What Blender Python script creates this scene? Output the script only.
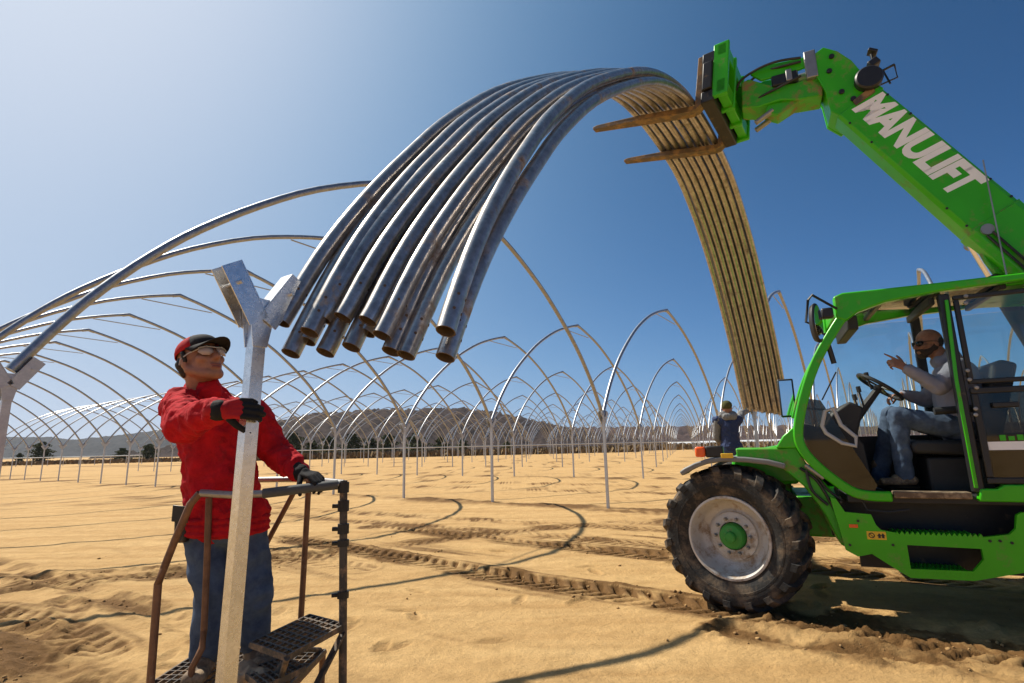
import bpy, bmesh, math, random
import numpy as np
from mathutils import Vector, Matrix, noise
PI = math.pi
R = math.radians
random.seed(7)
sc = bpy.context.scene
for o in list(bpy.data.objects):
    bpy.data.objects.remove(o)

# ------------------------------------------------------------------ camera, sky, sun, exposure
EYE = np.array([0.0, 0.0, 1.4])                 # eye height of a person standing on the sand
FOC = 536.75                                    # focal length in pixels of a 1024 px wide frame
FW = np.array([0.0, 0.98132306, 0.19236696])
RT = np.array([0.99972612, 0.00450188, -0.02296546])
UP = np.array([0.02340254, -0.19231427, 0.9810543])
cam = bpy.data.cameras.new('camera')
cam.lens = 18.87
cam.sensor_width = 36
cam.clip_start = 0.05
cam.clip_end = 9000
co = bpy.data.objects.new('camera', cam)
sc.collection.objects.link(co)
m = Matrix(((RT[0], UP[0], -FW[0], 0), (RT[1], UP[1], -FW[1], 0), (RT[2], UP[2], -FW[2], 1.4), (0, 0, 0, 1)))
co.matrix_world = m
sc.camera = co

SUNV = Vector((-0.72, 0.44, 1.0)).normalized()  # towards the sun
world = bpy.data.worlds.new('World')
sc.world = world
world.use_nodes = True
wn = world.node_tree.nodes
sky = wn.new('ShaderNodeTexSky')
sky.sky_type = 'NISHITA'
sky.sun_disc = False
sky.sun_elevation = math.asin(SUNV.z)
sky.sun_rotation = math.atan2(SUNV.x, SUNV.y)
sky.altitude = 0
sky.air_density = 0.2
sky.dust_density = 2.0
sky.ozone_density = 1.0
wl_ = world.node_tree.links
sp = wn.new('ShaderNodeSeparateColor')            # crisp spring air: one colour response for the whole sky
cb = wn.new('ShaderNodeCombineColor')
wl_.new(sky.outputs[0], sp.inputs[0])
for k, (g_, a_, cap_) in enumerate(((1.7, 0.1046, 0.72), (1.5, 0.2408, 0.80), (1.7, 0.3316, 0.90))):
    pw = wn.new('ShaderNodeMath'); pw.operation = 'POWER'; pw.inputs[1].default_value = g_
    ml = wn.new('ShaderNodeMath'); ml.operation = 'MULTIPLY'; ml.inputs[1].default_value = a_
    ad = wn.new('ShaderNodeMath'); ad.operation = 'ADD'; ad.inputs[1].default_value = cap_
    dv = wn.new('ShaderNodeMath'); dv.operation = 'DIVIDE'
    sc_ = wn.new('ShaderNodeMath'); sc_.operation = 'MULTIPLY'; sc_.inputs[1].default_value = cap_ * 10.0
    wl_.new(sp.outputs[k], pw.inputs[0]); wl_.new(pw.outputs[0], ml.inputs[0])
    wl_.new(ml.outputs[0], ad.inputs[0]); wl_.new(ml.outputs[0], dv.inputs[0]); wl_.new(ad.outputs[0], dv.inputs[1])
    wl_.new(dv.outputs[0], sc_.inputs[0]); wl_.new(sc_.outputs[0], cb.inputs[k])
wl_.new(cb.outputs[0], wn['Background'].inputs[0])
wn['Background'].inputs[1].default_value = 0.077
sun = bpy.data.lights.new('sun', 'SUN')
sun.energy = 5.0
sun.angle = R(0.53)
sun.color = (1.0, 0.93, 0.80)
so = bpy.data.objects.new('sun', sun)
sc.collection.objects.link(so)
so.rotation_euler = (-SUNV).to_track_quat('-Z', 'Y').to_euler()
so.location = (-20, 12, 30)
vs = sc.view_settings
vs.view_transform = 'Standard'
vs.look = 'None'
vs.exposure = 0.38
vs.gamma = 1.0
vs.use_curve_mapping = False
sc.render.engine = 'CYCLES'
sc.cycles.use_denoising = True
sc.cycles.max_bounces = 8
sc.cycles.transparent_max_bounces = 12

# ------------------------------------------------------------------ survey helpers (metres; x right, y ahead, z up)
def ray(px, py):
    return FW + RT * ((px - 512) / FOC) + UP * ((341.5 - py) / FOC)

def at(px, py, Y):
    d = ray(px, py)
    return Vector(EYE + d * (Y / d[1]))

def gp(px, py):
    d = ray(px, py)
    p = EYE + d * (-EYE[2] / d[2])
    return np.array(p[:2])

# telehandler frame: x forward, y to its left, z up
PHI = R(24.5)
TO = np.array([1.9, 4.75])
THD = np.array([-math.cos(PHI), math.sin(PHI)])
TNL = np.array([-math.sin(PHI), -math.cos(PHI)])

def tl(px, py, off=0.0):
    d = ray(px, py)
    t = (TNL @ TO + off) / (d[:2] @ TNL)
    p = EYE + d * t
    return (float((p[:2] - TO) @ THD), float(p[2]))

def tloc(x, y, z):                              # telehandler frame to world
    p = TO + THD * x + TNL * y
    return Vector((p[0], p[1], z))

# tunnel grid
P0 = np.array([2.0405, 12.3589])
RV = np.array([-2.63119, 1.82712])
SV = np.array([5.81333, 8.37165])
SPAN = float(np.linalg.norm(SV))
SD = SV / SPAN
RD = RV / np.linalg.norm(RV)

def grid(i, j):
    return P0 + RV * j + SV * (i - 1)

# ------------------------------------------------------------------ mesh helpers
COL = sc.collection

class MB:
    def __init__(self):
        self.v = []
        self.f = []

    def add(self, v, f):
        n = len(self.v)
        self.v += [tuple(p) for p in v]
        self.f += [tuple(i + n for i in q) for q in f]
        return self

    def box(self, c, s, rot=None):
        hx, hy, hz = s[0] / 2, s[1] / 2, s[2] / 2
        c = Vector(c)
        vv = [Vector((x, y, z)) for x in (-hx, hx) for y in (-hy, hy) for z in (-hz, hz)]
        if rot is not None:
            vv = [rot @ p for p in vv]
        return self.add([p + c for p in vv], [(0, 1, 3, 2), (4, 6, 7, 5), (0, 4, 5, 1), (2, 3, 7, 6), (0, 2, 6, 4), (1, 5, 7, 3)])

    def bx(self, x0, x1, y0, y1, z0, z1):
        return self.box(((x0 + x1) / 2, (y0 + y1) / 2, (z0 + z1) / 2), (abs(x1 - x0), abs(y1 - y0), abs(z1 - z0)))

    def bar(self, a, b, w, h, up=(0, 0, 1)):
        a = Vector(a); b = Vector(b)
        x = (b - a).normalized()
        u = Vector(up)
        y = u.cross(x)
        if y.length < 1e-4:
            y = Vector((0, 1, 0)).cross(x)
        y.normalize()
        z = x.cross(y)
        rot = Matrix((x, y, z)).transposed()
        return self.box((a + b) / 2, ((b - a).length, w, h), rot)

    def sweep(self, path, prof, up=(0, 0, 1), closed=False, caps=True, scale=None):
        # prof: list of (side, up) offsets
        path = [Vector(p) for p in path]
        n = len(path)
        k = len(prof)
        vv = []
        u0 = Vector(up)
        for i, p in enumerate(path):
            if closed:
                t = path[(i + 1) % n] - path[i - 1]
            else:
                t = path[min(i + 1, n - 1)] - path[max(i - 1, 0)]
            t.normalize()
            s = t.cross(u0)
            if s.length < 1e-4:
                s = t.cross(Vector((0.3, 1, 0.2)))
            s.normalize()
            u = s.cross(t)
            q = 1.0 if scale is None else scale[i]
            for a, b in prof:
                vv.append(p + s * (a * q) + u * (b * q))
        ff = []
        for i in range(n if closed else n - 1):
            i2 = (i + 1) % n
            for j in range(k):
                j2 = (j + 1) % k
                ff.append((i * k + j, i * k + j2, i2 * k + j2, i2 * k + j))
        if caps and not closed:
            ff.append(tuple(range(k - 1, -1, -1)))
            ff.append(tuple((n - 1) * k + j for j in range(k)))
        return self.add(vv, ff)

    def tube(self, path, r, n=10, closed=False, caps=True, up=(0.12, 0.2, 1), scale=None):
        prof = [(r * math.cos(2 * PI * j / n), r * math.sin(2 * PI * j / n)) for j in range(n)]
        return self.sweep(path, prof, up, closed, caps, scale)

    def rtube(self, path, w, h, up=(0, 0, 1), closed=False):
        return self.sweep(path, [(-w / 2, -h / 2), (w / 2, -h / 2), (w / 2, h / 2), (-w / 2, h / 2)], up, closed)

    def prism(self, poly, y0, y1):
        # polygon in (x, z), extruded along y
        n = len(poly)
        vv = [(x, y0, z) for x, z in poly] + [(x, y1, z) for x, z in poly]
        ff = [tuple(range(n)), tuple(range(2 * n - 1, n - 1, -1))]
        for i in range(n):
            j = (i + 1) % n
            ff.append((i, n + i, n + j, j))
        return self.add(vv, ff)

    def lathe(self, prof, c=(0, 0, 0), axis='y', n=32, closed=False):
        # prof: list of (radius, along axis)
        vv = []
        for r, a in prof:
            for j in range(n):
                t = 2 * PI * j / n
                p = {'y': (r * math.cos(t), a, r * math.sin(t)), 'z': (r * math.cos(t), r * math.sin(t), a), 'x': (a, r * math.cos(t), r * math.sin(t))}[axis]
                vv.append(Vector(p) + Vector(c))
        k = len(prof)
        ff = []
        for i in range(k if closed else k - 1):
            i2 = (i + 1) % k
            for j in range(n):
                j2 = (j + 1) % n
                ff.append((i * n + j, i * n + j2, i2 * n + j2, i2 * n + j))
        if not closed:
            if prof[0][0] > 1e-5:
                ff.append(tuple(range(n - 1, -1, -1)))
            if prof[-1][0] > 1e-5:
                ff.append(tuple((k - 1) * n + j for j in range(n)))
        return self.add(vv, ff)

    def mesh(self, name, sharp=35):
        me = bpy.data.meshes.new(name)
        me.from_pydata(self.v, [], self.f)
        bm = bmesh.new()
        bm.from_mesh(me)
        bmesh.ops.recalc_face_normals(bm, faces=bm.faces)
        bm.to_mesh(me)
        bm.free()
        me.polygons.foreach_set('use_smooth', [True] * len(me.polygons))
        me.set_sharp_from_angle(angle=R(sharp))
        return me

    def build(self, name, mat, parent=None, bevel=0, sharp=35, seg=2):
        me = self.mesh(name, sharp)
        return link(name, me, mat, parent, bevel, seg)

def link(name, me, mat, parent=None, bevel=0, seg=2):
    if mat is not None and not me.materials:
        me.materials.append(mat)
    o = bpy.data.objects.new(name, me)
    COL.objects.link(o)
    o.parent = parent
    if bevel:
        b = o.modifiers.new('bevel', 'BEVEL')
        b.width = bevel
        b.segments = seg
        b.limit_method = 'ANGLE'
        b.angle_limit = R(40)
        b.harden_normals = False
    return o

def tag(o, label=None, cat=None, group=None, kind=None):
    if label: o['label'] = label
    if cat: o['category'] = cat
    if group: o['group'] = group
    if kind: o['kind'] = kind
    return o

def empty(name, loc=(0, 0, 0), rz=0.0, parent=None):
    o = bpy.data.objects.new(name, None)
    COL.objects.link(o)
    o.location = loc
    o.rotation_euler = (0, 0, rz)
    o.parent = parent
    o.empty_display_size = 0.2
    return o

def copy_tree(o, parent=None):
    kids = [c for c in o.children]
    c = o.copy()
    COL.objects.link(c)
    c.parent = parent
    for k in kids:
        copy_tree(k, c)
    return c

def spline(pts, n=8):
    # Catmull-Rom through the points
    P = [Vector(p) for p in pts]
    out = []
    for i in range(len(P) - 1):
        p0 = P[max(i - 1, 0)]; p1 = P[i]; p2 = P[i + 1]; p3 = P[min(i + 2, len(P) - 1)]
        for k in range(n):
            t = k / n
            out.append(0.5 * ((2 * p1) + (p2 - p0) * t + (2 * p0 - 5 * p1 + 4 * p2 - p3) * t * t + (3 * p1 - p0 - 3 * p2 + p3) * t ** 3))
    out.append(P[-1])
    return out

# ------------------------------------------------------------------ materials
def mat(name, col, rough=0.6, metal=0.0, var=0.15, vscale=6.0, bump=0.0, bscale=40.0, spec=0.5, col2=None, coat=0.0, rvar=0.0, dirt=None, dscale=3.0, dthr=0.55):
    M = bpy.data.materials.new(name)
    M.use_nodes = True
    nt = M.node_tree
    N = nt.nodes
    L = nt.links
    b = N['Principled BSDF']
    tc = N.new('ShaderNodeTexCoord')
    nz = N.new('ShaderNodeTexNoise')
    nz.inputs['Scale'].default_value = vscale
    nz.inputs['Detail'].default_value = 6
    nz.inputs['Roughness'].default_value = 0.65
    L.new(tc.outputs['Object'], nz.inputs['Vector'])
    rp = N.new('ShaderNodeValToRGB')
    rp.color_ramp.elements[0].position = 0.3
    rp.color_ramp.elements[1].position = 0.7
    c = Vector(col[:3])
    c2 = Vector(col2[:3]) if col2 else c * (1 + var)
    c1 = c if col2 else c * (1 - var)
    rp.color_ramp.elements[0].color = (*c1, 1)
    rp.color_ramp.elements[1].color = (*c2, 1)
    L.new(nz.outputs['Fac'], rp.inputs['Fac'])
    last = rp.outputs['Color']
    b.inputs['Roughness'].default_value = rough
    if dirt is not None:
        dn = N.new('ShaderNodeTexNoise')
        dn.inputs['Scale'].default_value = dscale
        dn.inputs['Detail'].default_value = 8
        dn.inputs['Roughness'].default_value = 0.7
        L.new(tc.outputs['Object'], dn.inputs['Vector'])
        dr = N.new('ShaderNodeValToRGB')
        dr.color_ramp.elements[0].position = dthr
        dr.color_ramp.elements[1].position = dthr + 0.16
        L.new(dn.outputs['Fac'], dr.inputs['Fac'])
        mx = N.new('ShaderNodeMix')
        mx.data_type = 'RGBA'
        L.new(dr.outputs['Color'], mx.inputs['Factor'])
        L.new(last, mx.inputs['A'])
        mx.inputs['B'].default_value = (*dirt, 1)
        last = mx.outputs['Result']
        rm = N.new('ShaderNodeMapRange')
        rm.inputs['To Min'].default_value = rough
        rm.inputs['To Max'].default_value = 0.95
        L.new(dr.outputs['Color'], rm.inputs['Value'])
        L.new(rm.outputs['Result'], b.inputs['Roughness'])
        if metal > 0:
            mm = N.new('ShaderNodeMapRange')
            mm.inputs['To Min'].default_value = metal
            mm.inputs['To Max'].default_value = 0.0
            L.new(dr.outputs['Color'], mm.inputs['Value'])
            L.new(mm.outputs['Result'], b.inputs['Metallic'])
    elif rvar:
        rm = N.new('ShaderNodeMapRange')
        rm.inputs['To Min'].default_value = rough - rvar
        rm.inputs['To Max'].default_value = rough + rvar
        L.new(nz.outputs['Fac'], rm.inputs['Value'])
        L.new(rm.outputs['Result'], b.inputs['Roughness'])
    L.new(last, b.inputs['Base Color'])
    if not (dirt is not None and metal > 0):
        b.inputs['Metallic'].default_value = metal
    b.inputs['Specular IOR Level'].default_value = spec
    b.inputs['Coat Weight'].default_value = coat
    b.inputs['Coat Roughness'].default_value = 0.15
    if bump:
        bn = N.new('ShaderNodeTexNoise')
        bn.inputs['Scale'].default_value = bscale
        bn.inputs['Detail'].default_value = 5
        L.new(tc.outputs['Object'], bn.inputs['Vector'])
        bp = N.new('ShaderNodeBump')
        bp.inputs['Strength'].default_value = 1.0
        bp.inputs['Distance'].default_value = bump
        L.new(bn.outputs['Fac'], bp.inputs['Height'])
        L.new(bp.outputs['Normal'], b.inputs['Normal'])
    return M

def galv(name, c0, c1, rough, scale, metal=0.85, dirt=None, dthr=0.6, spangle=0.5):
    M = mat(name, c0, rough, metal, col2=c1, vscale=scale * 0.25, rvar=0.1 if dirt is None else 0, dirt=dirt, dscale=5, dthr=dthr)
    nt = M.node_tree
    N = nt.nodes
    L = nt.links
    b = N['Principled BSDF']
    vo = N.new('ShaderNodeTexVoronoi')
    vo.inputs['Scale'].default_value = scale
    L.new(N['Texture Coordinate'].outputs['Object'], vo.inputs['Vector'])
    hs = N.new('ShaderNodeMix')
    hs.data_type = 'RGBA'
    hs.blend_type = 'MULTIPLY'
    hs.inputs['Factor'].default_value = spangle
    src = b.inputs['Base Color'].links[0].from_socket
    bw = N.new('ShaderNodeRGBToBW')
    L.new(vo.outputs['Color'], bw.inputs['Color'])
    rr = N.new('ShaderNodeMapRange')
    rr.inputs['To Min'].default_value = 0.55
    rr.inputs['To Max'].default_value = 1.15
    L.new(bw.outputs['Val'], rr.inputs['Value'])
    L.new(src, hs.inputs['A'])
    L.new(rr.outputs['Result'], hs.inputs['B'])
    L.new(hs.outputs['Result'], b.inputs['Base Color'])
    return M

def glass(name, tint, refl=1.0):
    M = bpy.data.materials.new(name)
    M.use_nodes = True
    nt = M.node_tree
    N = nt.nodes
    L = nt.links
    out = N['Material Output']
    N.remove(N['Principled BSDF'])
    tr = N.new('ShaderNodeBsdfTransparent')
    tr.inputs['Color'].default_value = (*tint, 1)
    gl = N.new('ShaderNodeBsdfGlossy')
    gl.inputs['Roughness'].default_value = 0.03
    gl.inputs['Color'].default_value = (1, 1, 1, 1)
    fr = N.new('ShaderNodeFresnel')
    fr.inputs['IOR'].default_value = 1.5
    nz = N.new('ShaderNodeTexNoise')                 # dust film
    nz.inputs['Scale'].default_value = 5
    nz.inputs['Detail'].default_value = 6
    tc = N.new('ShaderNodeTexCoord')
    L.new(tc.outputs['Object'], nz.inputs['Vector'])
    mp = N.new('ShaderNodeMapRange')
    mp.inputs['From Min'].default_value = 0.35
    mp.inputs['From Max'].default_value = 0.8
    mp.inputs['To Max'].default_value = 0.07
    L.new(nz.outputs['Fac'], mp.inputs['Value'])
    df = N.new('ShaderNodeBsdfDiffuse')
    df.inputs['Color'].default_value = (0.5, 0.42, 0.3, 1)
    mx = N.new('ShaderNodeMixShader')
    L.new(fr.outputs['Fac'], mx.inputs['Fac'])
    L.new(tr.outputs[0], mx.inputs[1])
    L.new(gl.outputs[0], mx.inputs[2])
    m2 = N.new('ShaderNodeMixShader')
    L.new(mp.outputs['Result'], m2.inputs['Fac'])
    L.new(mx.outputs[0], m2.inputs[1])
    L.new(df.outputs[0], m2.inputs[2])
    L.new(m2.outputs[0], out.inputs['Surface'])
    return M

DUST = (0.42, 0.29, 0.16)
M = {}
M['galv'] = galv('galvanised_steel', (0.32, 0.335, 0.36), (0.46, 0.475, 0.50), 0.42, 55)
M['galv_pipe'] = galv('galvanised_pipe', (0.36, 0.325, 0.295), (0.62, 0.59, 0.56), 0.31, 60, dirt=(0.13, 0.07, 0.038), dthr=0.56)
M['galv_post'] = galv('galvanised_post', (0.46, 0.48, 0.50), (0.60, 0.62, 0.63), 0.45, 90, metal=0.5, spangle=0.2)
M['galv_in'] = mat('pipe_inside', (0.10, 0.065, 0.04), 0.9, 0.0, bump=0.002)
M['green'] = mat('green_paint', (0.042, 0.42, 0.003), 0.30, 0.0, var=0.10, vscale=3, coat=0.15, spec=0.35, dirt=(0.22, 0.22, 0.07), dscale=5, dthr=0.565)
M['green_dirty'] = mat('green_paint_muddy', (0.036, 0.36, 0.005), 0.45, 0.0, var=0.12, vscale=3, dirt=(0.27, 0.17, 0.08), dscale=7, dthr=0.50, bump=0.002, bscale=30)
M['black'] = mat('black_plastic', (0.016, 0.016, 0.017), 0.45, 0, var=0.3, dirt=(0.16, 0.12, 0.08), dscale=5, dthr=0.66)
M['black_steel'] = mat('black_steel', (0.022, 0.021, 0.021), 0.5, 0.2, var=0.3, dirt=(0.19, 0.125, 0.07), dscale=9, dthr=0.58)
M['interior'] = mat('cab_plastic', (0.020, 0.020, 0.022), 0.6, 0, var=0.25, dirt=(0.13, 0.10, 0.07), dscale=6, dthr=0.62)
M['grey'] = mat('grey_plastic', (0.19, 0.19, 0.185), 0.5, 0, var=0.12, dirt=(0.33, 0.25, 0.15), dscale=6, dthr=0.6)
M['ltgrey'] = mat('light_grey_plastic', (0.42, 0.43, 0.44), 0.45, 0, var=0.08)
M['rubber'] = mat('tyre_rubber', (0.018, 0.017, 0.016), 0.8, 0, var=0.3, bump=0.003, bscale=60, dirt=(0.145, 0.105, 0.068), dscale=6, dthr=0.47)
M['rim'] = mat('rim_steel', (0.55, 0.53, 0.50), 0.5, 0.15, var=0.12, dirt=(0.30, 0.215, 0.14), dscale=8, dthr=0.49, bump=0.001)
M['hub'] = mat('hub_green', (0.028, 0.26, 0.03), 0.5, 0, dirt=(0.24, 0.16, 0.09), dscale=12, dthr=0.58)
M['chrome'] = mat('ram_chrome', (0.72, 0.72, 0.72), 0.15, 1.0, var=0.05)
M['steel'] = mat('plain_steel', (0.32, 0.31, 0.30), 0.45, 0.7, var=0.2, dirt=(0.22, 0.13, 0.06), dscale=12, dthr=0.6)
M['white'] = mat('white_vinyl', (0.90, 0.90, 0.90), 0.45, 0, var=0.03)
M['orange'] = mat('orange_lens', (0.85, 0.12, 0.015), 0.25, 0, var=0.05)
M['yellow'] = mat('yellow_vinyl', (0.80, 0.50, 0.03), 0.4, 0, var=0.05)
M['glass'] = glass('clear_glass', (0.93, 0.97, 0.95))
M['dark_glass'] = glass('smoked_glass', (0.30, 0.27, 0.23))
M['mirror'] = mat('mirror_glass', (0.80, 0.83, 0.85), 0.04, 1.0, var=0.01)
M['fork'] = mat('fork_steel', (0.12, 0.085, 0.055), 0.6, 0.3, var=0.25, dirt=(0.30, 0.18, 0.08), dscale=9, dthr=0.45)
M['rust_pipe'] = mat('rusty_tube', (0.115, 0.055, 0.030), 0.6, 0.2, col2=(0.24, 0.12, 0.06), vscale=14, dirt=(0.30, 0.21, 0.13), dscale=18, dthr=0.6, bump=0.0008, bscale=90)
M['worn_pipe'] = mat('worn_grey_tube', (0.25, 0.24, 0.23), 0.42, 0.6, col2=(0.40, 0.38, 0.36), vscale=14, dirt=(0.21, 0.12, 0.06), dscale=20, dthr=0.6)
M['foam'] = mat('grey_foam_sleeve', (0.075, 0.080, 0.085), 0.75, 0, var=0.15, bump=0.001)
M['grate'] = mat('step_grating', (0.075, 0.066, 0.058), 0.6, 0.3, var=0.3, dirt=(0.28, 0.19, 0.115), dscale=18, dthr=0.47)
M['red'] = mat('red_fleece', (0.42, 0.009, 0.016), 0.9, 0, var=0.3, vscale=14, bump=0.006, bscale=45, spec=0.15, dirt=(0.17, 0.020, 0.022), dscale=5, dthr=0.58)
M['red_cap'] = mat('red_cap_cloth', (0.40, 0.016, 0.022), 0.85, 0, var=0.1, bump=0.0008, bscale=200, spec=0.2)
M['black_cloth'] = mat('black_cloth', (0.018, 0.018, 0.020), 0.85, 0, var=0.2, bump=0.001, bscale=150, spec=0.2)
M['denim'] = mat('blue_denim', (0.036, 0.055, 0.100), 0.9, 0, col2=(0.115, 0.160, 0.235), vscale=8, bump=0.0015, bscale=180, spec=0.15)
M['denim_dark'] = mat('dark_denim', (0.035, 0.055, 0.105), 0.9, 0, col2=(0.075, 0.110, 0.185), vscale=9, bump=0.0015, bscale=180, spec=0.15)
M['skin'] = mat('skin', (0.30, 0.135, 0.080), 0.48, 0, var=0.2, vscale=26, bump=0.0012, bscale=220)
M['skin2'] = mat('tanned_skin', (0.27, 0.125, 0.072), 0.48, 0, var=0.2, vscale=26, bump=0.0012, bscale=220)
M['beard'] = mat('short_beard', (0.035, 0.020, 0.013), 0.8, 0, var=0.5, vscale=60, bump=0.003, bscale=200)
M['hair'] = mat('dark_hair', (0.016, 0.011, 0.008), 0.6, 0, var=0.3, bump=0.004, bscale=120)
M['lens'] = mat('dark_lens', (0.010, 0.010, 0.012), 0.08, 0, var=0.05)
M['leather'] = mat('dusty_leather', (0.13, 0.085, 0.05), 0.75, 0, var=0.25, dirt=(0.36, 0.26, 0.16), dscale=14, dthr=0.48, bump=0.001)
M['sweat'] = mat('grey_sweatshirt', (0.25, 0.25, 0.30), 0.9, 0, var=0.08, bump=0.002, bscale=120, spec=0.15)
M['vest'] = mat('blue_vest', (0.035, 0.05, 0.115), 0.8, 0, var=0.15, bump=0.002, bscale=60, spec=0.2)
M['olive'] = mat('olive_knit', (0.085, 0.085, 0.035), 0.95, 0, var=0.2, bump=0.003, bscale=120, spec=0.1)
M['grey_cloth'] = mat('grey_hood_cloth', (0.22, 0.22, 0.22), 0.9, 0, var=0.12, bump=0.002, bscale=90, spec=0.1)
M['bark'] = mat('bark', (0.10, 0.075, 0.055), 0.9, 0, var=0.25, bump=0.02, bscale=8)
M['needle'] = mat('evergreen_needles', (0.040, 0.056, 0.018), 0.8, 0, col2=(0.085, 0.100, 0.034), vscale=0.6, spec=0.2)
M['brush'] = mat('dry_brush', (0.17, 0.115, 0.060), 0.95, 0, col2=(0.27, 0.19, 0.10), vscale=0.5, spec=0.1)
M['plastic_white'] = mat('white_plastic_sheet', (0.74, 0.74, 0.73), 0.45, 0, var=0.08, vscale=1.2, bump=0.02, bscale=3)
# ------------------------------------------------------------------ ground
def hash2(i, j, s):
    n = (i.astype(np.int64) * 374761393 + j.astype(np.int64) * 668265263 + s * 1442695041) & 0xFFFFFFFF
    n = ((n ^ (n >> 13)) * 1274126177) & 0xFFFFFFFF
    return ((n ^ (n >> 16)) & 0xFFFF) / 65535.0

def vn(x, y, s=0):
    i = np.floor(x); j = np.floor(y)
    u = x - i; v = y - j
    u = u * u * (3 - 2 * u); v = v * v * (3 - 2 * v)
    a = hash2(i, j, s); b = hash2(i + 1, j, s); c = hash2(i, j + 1, s); d = hash2(i + 1, j + 1, s)
    return (a * (1 - u) + b * u) * (1 - v) + (c * (1 - u) + d * u) * v - 0.5

def fbm(x, y, s=0, o=4):
    r = 0; a = 1.0
    for k in range(o):
        r = r + a * vn(x * 2 ** k, y * 2 ** k, s + k * 17)
        a *= 0.5
    return r

def axis(lo, hi, step, far_lo, far_hi, g=1.09):
    a = list(np.arange(lo, hi, step))
    s = step; p = a[-1]
    while p < far_hi:
        s *= g; p += s; a.append(p)
    s = step; p = a[0]; b = []
    while p > far_lo:
        s *= g; p -= s; b.append(p)
    return np.array(b[::-1] + a)

GX = axis(-6.0, 5.6, 0.020, -6500, 6500)
GY = axis(2.1, 9.6, 0.020, -3000, 7500)
X, Y = np.meshgrid(GX, GY)
near = np.clip(1 - (np.hypot(X, Y - 6) - 22) / 30, 0, 1)
Hh = 0.030 * fbm(X * 0.45, Y * 0.45, 3, 3) * near
# long drag lines left by grading, roughly along the rows
al = X * RD[0] + Y * RD[1]
ac = X * SD[0] + Y * SD[1]
Hh += near * 0.020 * fbm(al * 0.30, ac * 2.6, 11, 3)
Hh += near * 0.012 * fbm(X * 7, Y * 7, 23, 3) * np.clip(0.4 + 1.6 * fbm(X * .5, Y * .5, 91, 2), 0.1, 1.4)
Hh += near * 0.016 * np.clip(fbm(al * 0.8, ac * 7.0, 95, 2), 0, 1) * np.clip(2.2 * fbm(X * .35, Y * .35, 97, 2), 0, 1)
churn = np.zeros_like(X)

def poly_dist(pts, wmax):
    # distance, signed side and arc length to a polyline, only near it
    best = np.full(X.shape, 9e9); side = np.zeros_like(X); arc = np.zeros_like(X)
    s0 = 0.0
    for a, b in zip(pts[:-1], pts[1:]):
        a = np.array(a); b = np.array(b)
        d = b - a; Ln = np.hypot(*d); d = d / Ln
        t = np.clip((X - a[0]) * d[0] + (Y - a[1]) * d[1], 0, Ln)
        dx = X - a[0] - d[0] * t; dy = Y - a[1] - d[1] * t
        q = np.hypot(dx, dy)
        mk = q < best
        best = np.where(mk, q, best)
        side = np.where(mk, (X - a[0]) * -d[1] + (Y - a[1]) * d[0], side)
        arc = np.where(mk, s0 + t, arc)
        s0 += Ln
    return best, side, arc

def smooth(a, b, x):
    t = np.clip((x - a) / (b - a), 0, 1)
    return t * t * (3 - 2 * t)

def lug_track(pts, w=0.42, depth=0.035, seed=1, strength=1.0, fade=None):
    global Hh, churn
    q, s, t = poly_dist(pts, w)
    hw = w / 2
    inside = 1 - smooth(hw - 0.03, hw + 0.02, q)
    # staggered slanted lugs left and right of the centre line
    per = 0.17
    ph = (t + np.abs(s) * 0.75 + np.where(s > 0, per / 2, 0)) / per
    lug = smooth(0.50, 0.66, np.abs((ph % 1) - 0.5) * 2)
    g = 1.0
    if fade is not None:
        g = smooth(fade[0], fade[1], t)
    wear = np.clip(0.75 + 1.2 * fbm(X * 1.7, Y * 1.7, seed, 2), 0.1, 1.3) * g * strength
    Hh += inside * wear * (-depth * 0.15 - depth * lug + 0.004 * (1 - lug))
    berm = np.exp(-((q - hw - 0.06) / 0.05) ** 2)
    Hh += berm * wear * (0.006 + 0.045 * np.clip(fbm(X * 6, Y * 6, seed + 5, 2), 0, 1))
    spill = np.exp(-(q / (w * 0.85)) ** 2) * np.clip(0.25 + 2.0 * fbm(X * 2.3, Y * 2.3, seed + 15, 3), 0, 1)
    churn = np.maximum(churn, np.clip((inside * (0.5 + 0.8 * lug) + berm * 0.6 + spill * 0.6) * wear, 0, 1))

def rut(pts, w=0.3, depth=0.04, seed=1, rough=0.03):
    global Hh, churn
    q, s, t = poly_dist(pts, w)
    hw = w / 2
    jit = 1 + 0.9 * fbm(X * 2.0, Y * 2.0, seed, 2)
    ins = np.exp(-(q / (hw * 0.7)) ** 2) * np.clip(jit, 0.15, 2)
    brm = np.exp(-((q - hw * 1.1) / (hw * 0.45)) ** 2) * np.clip(jit, 0.15, 2)
    rg = np.abs(fbm(X * 7, Y * 7, seed + 3, 3)) + 0.9 * np.abs(fbm(X * 15, Y * 15, seed + 5, 2)) - 0.25
    Hh += -depth * ins + 0.45 * depth * brm + rough * rg * (ins + brm)
    churn = np.maximum(churn, np.clip((0.62 * ins + 0.30 * brm) * np.clip(0.60 + 2.4 * fbm(X * 4.5, Y * 4.5, seed + 9, 3), 0.05, 1.3), 0, 0.72))

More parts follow.
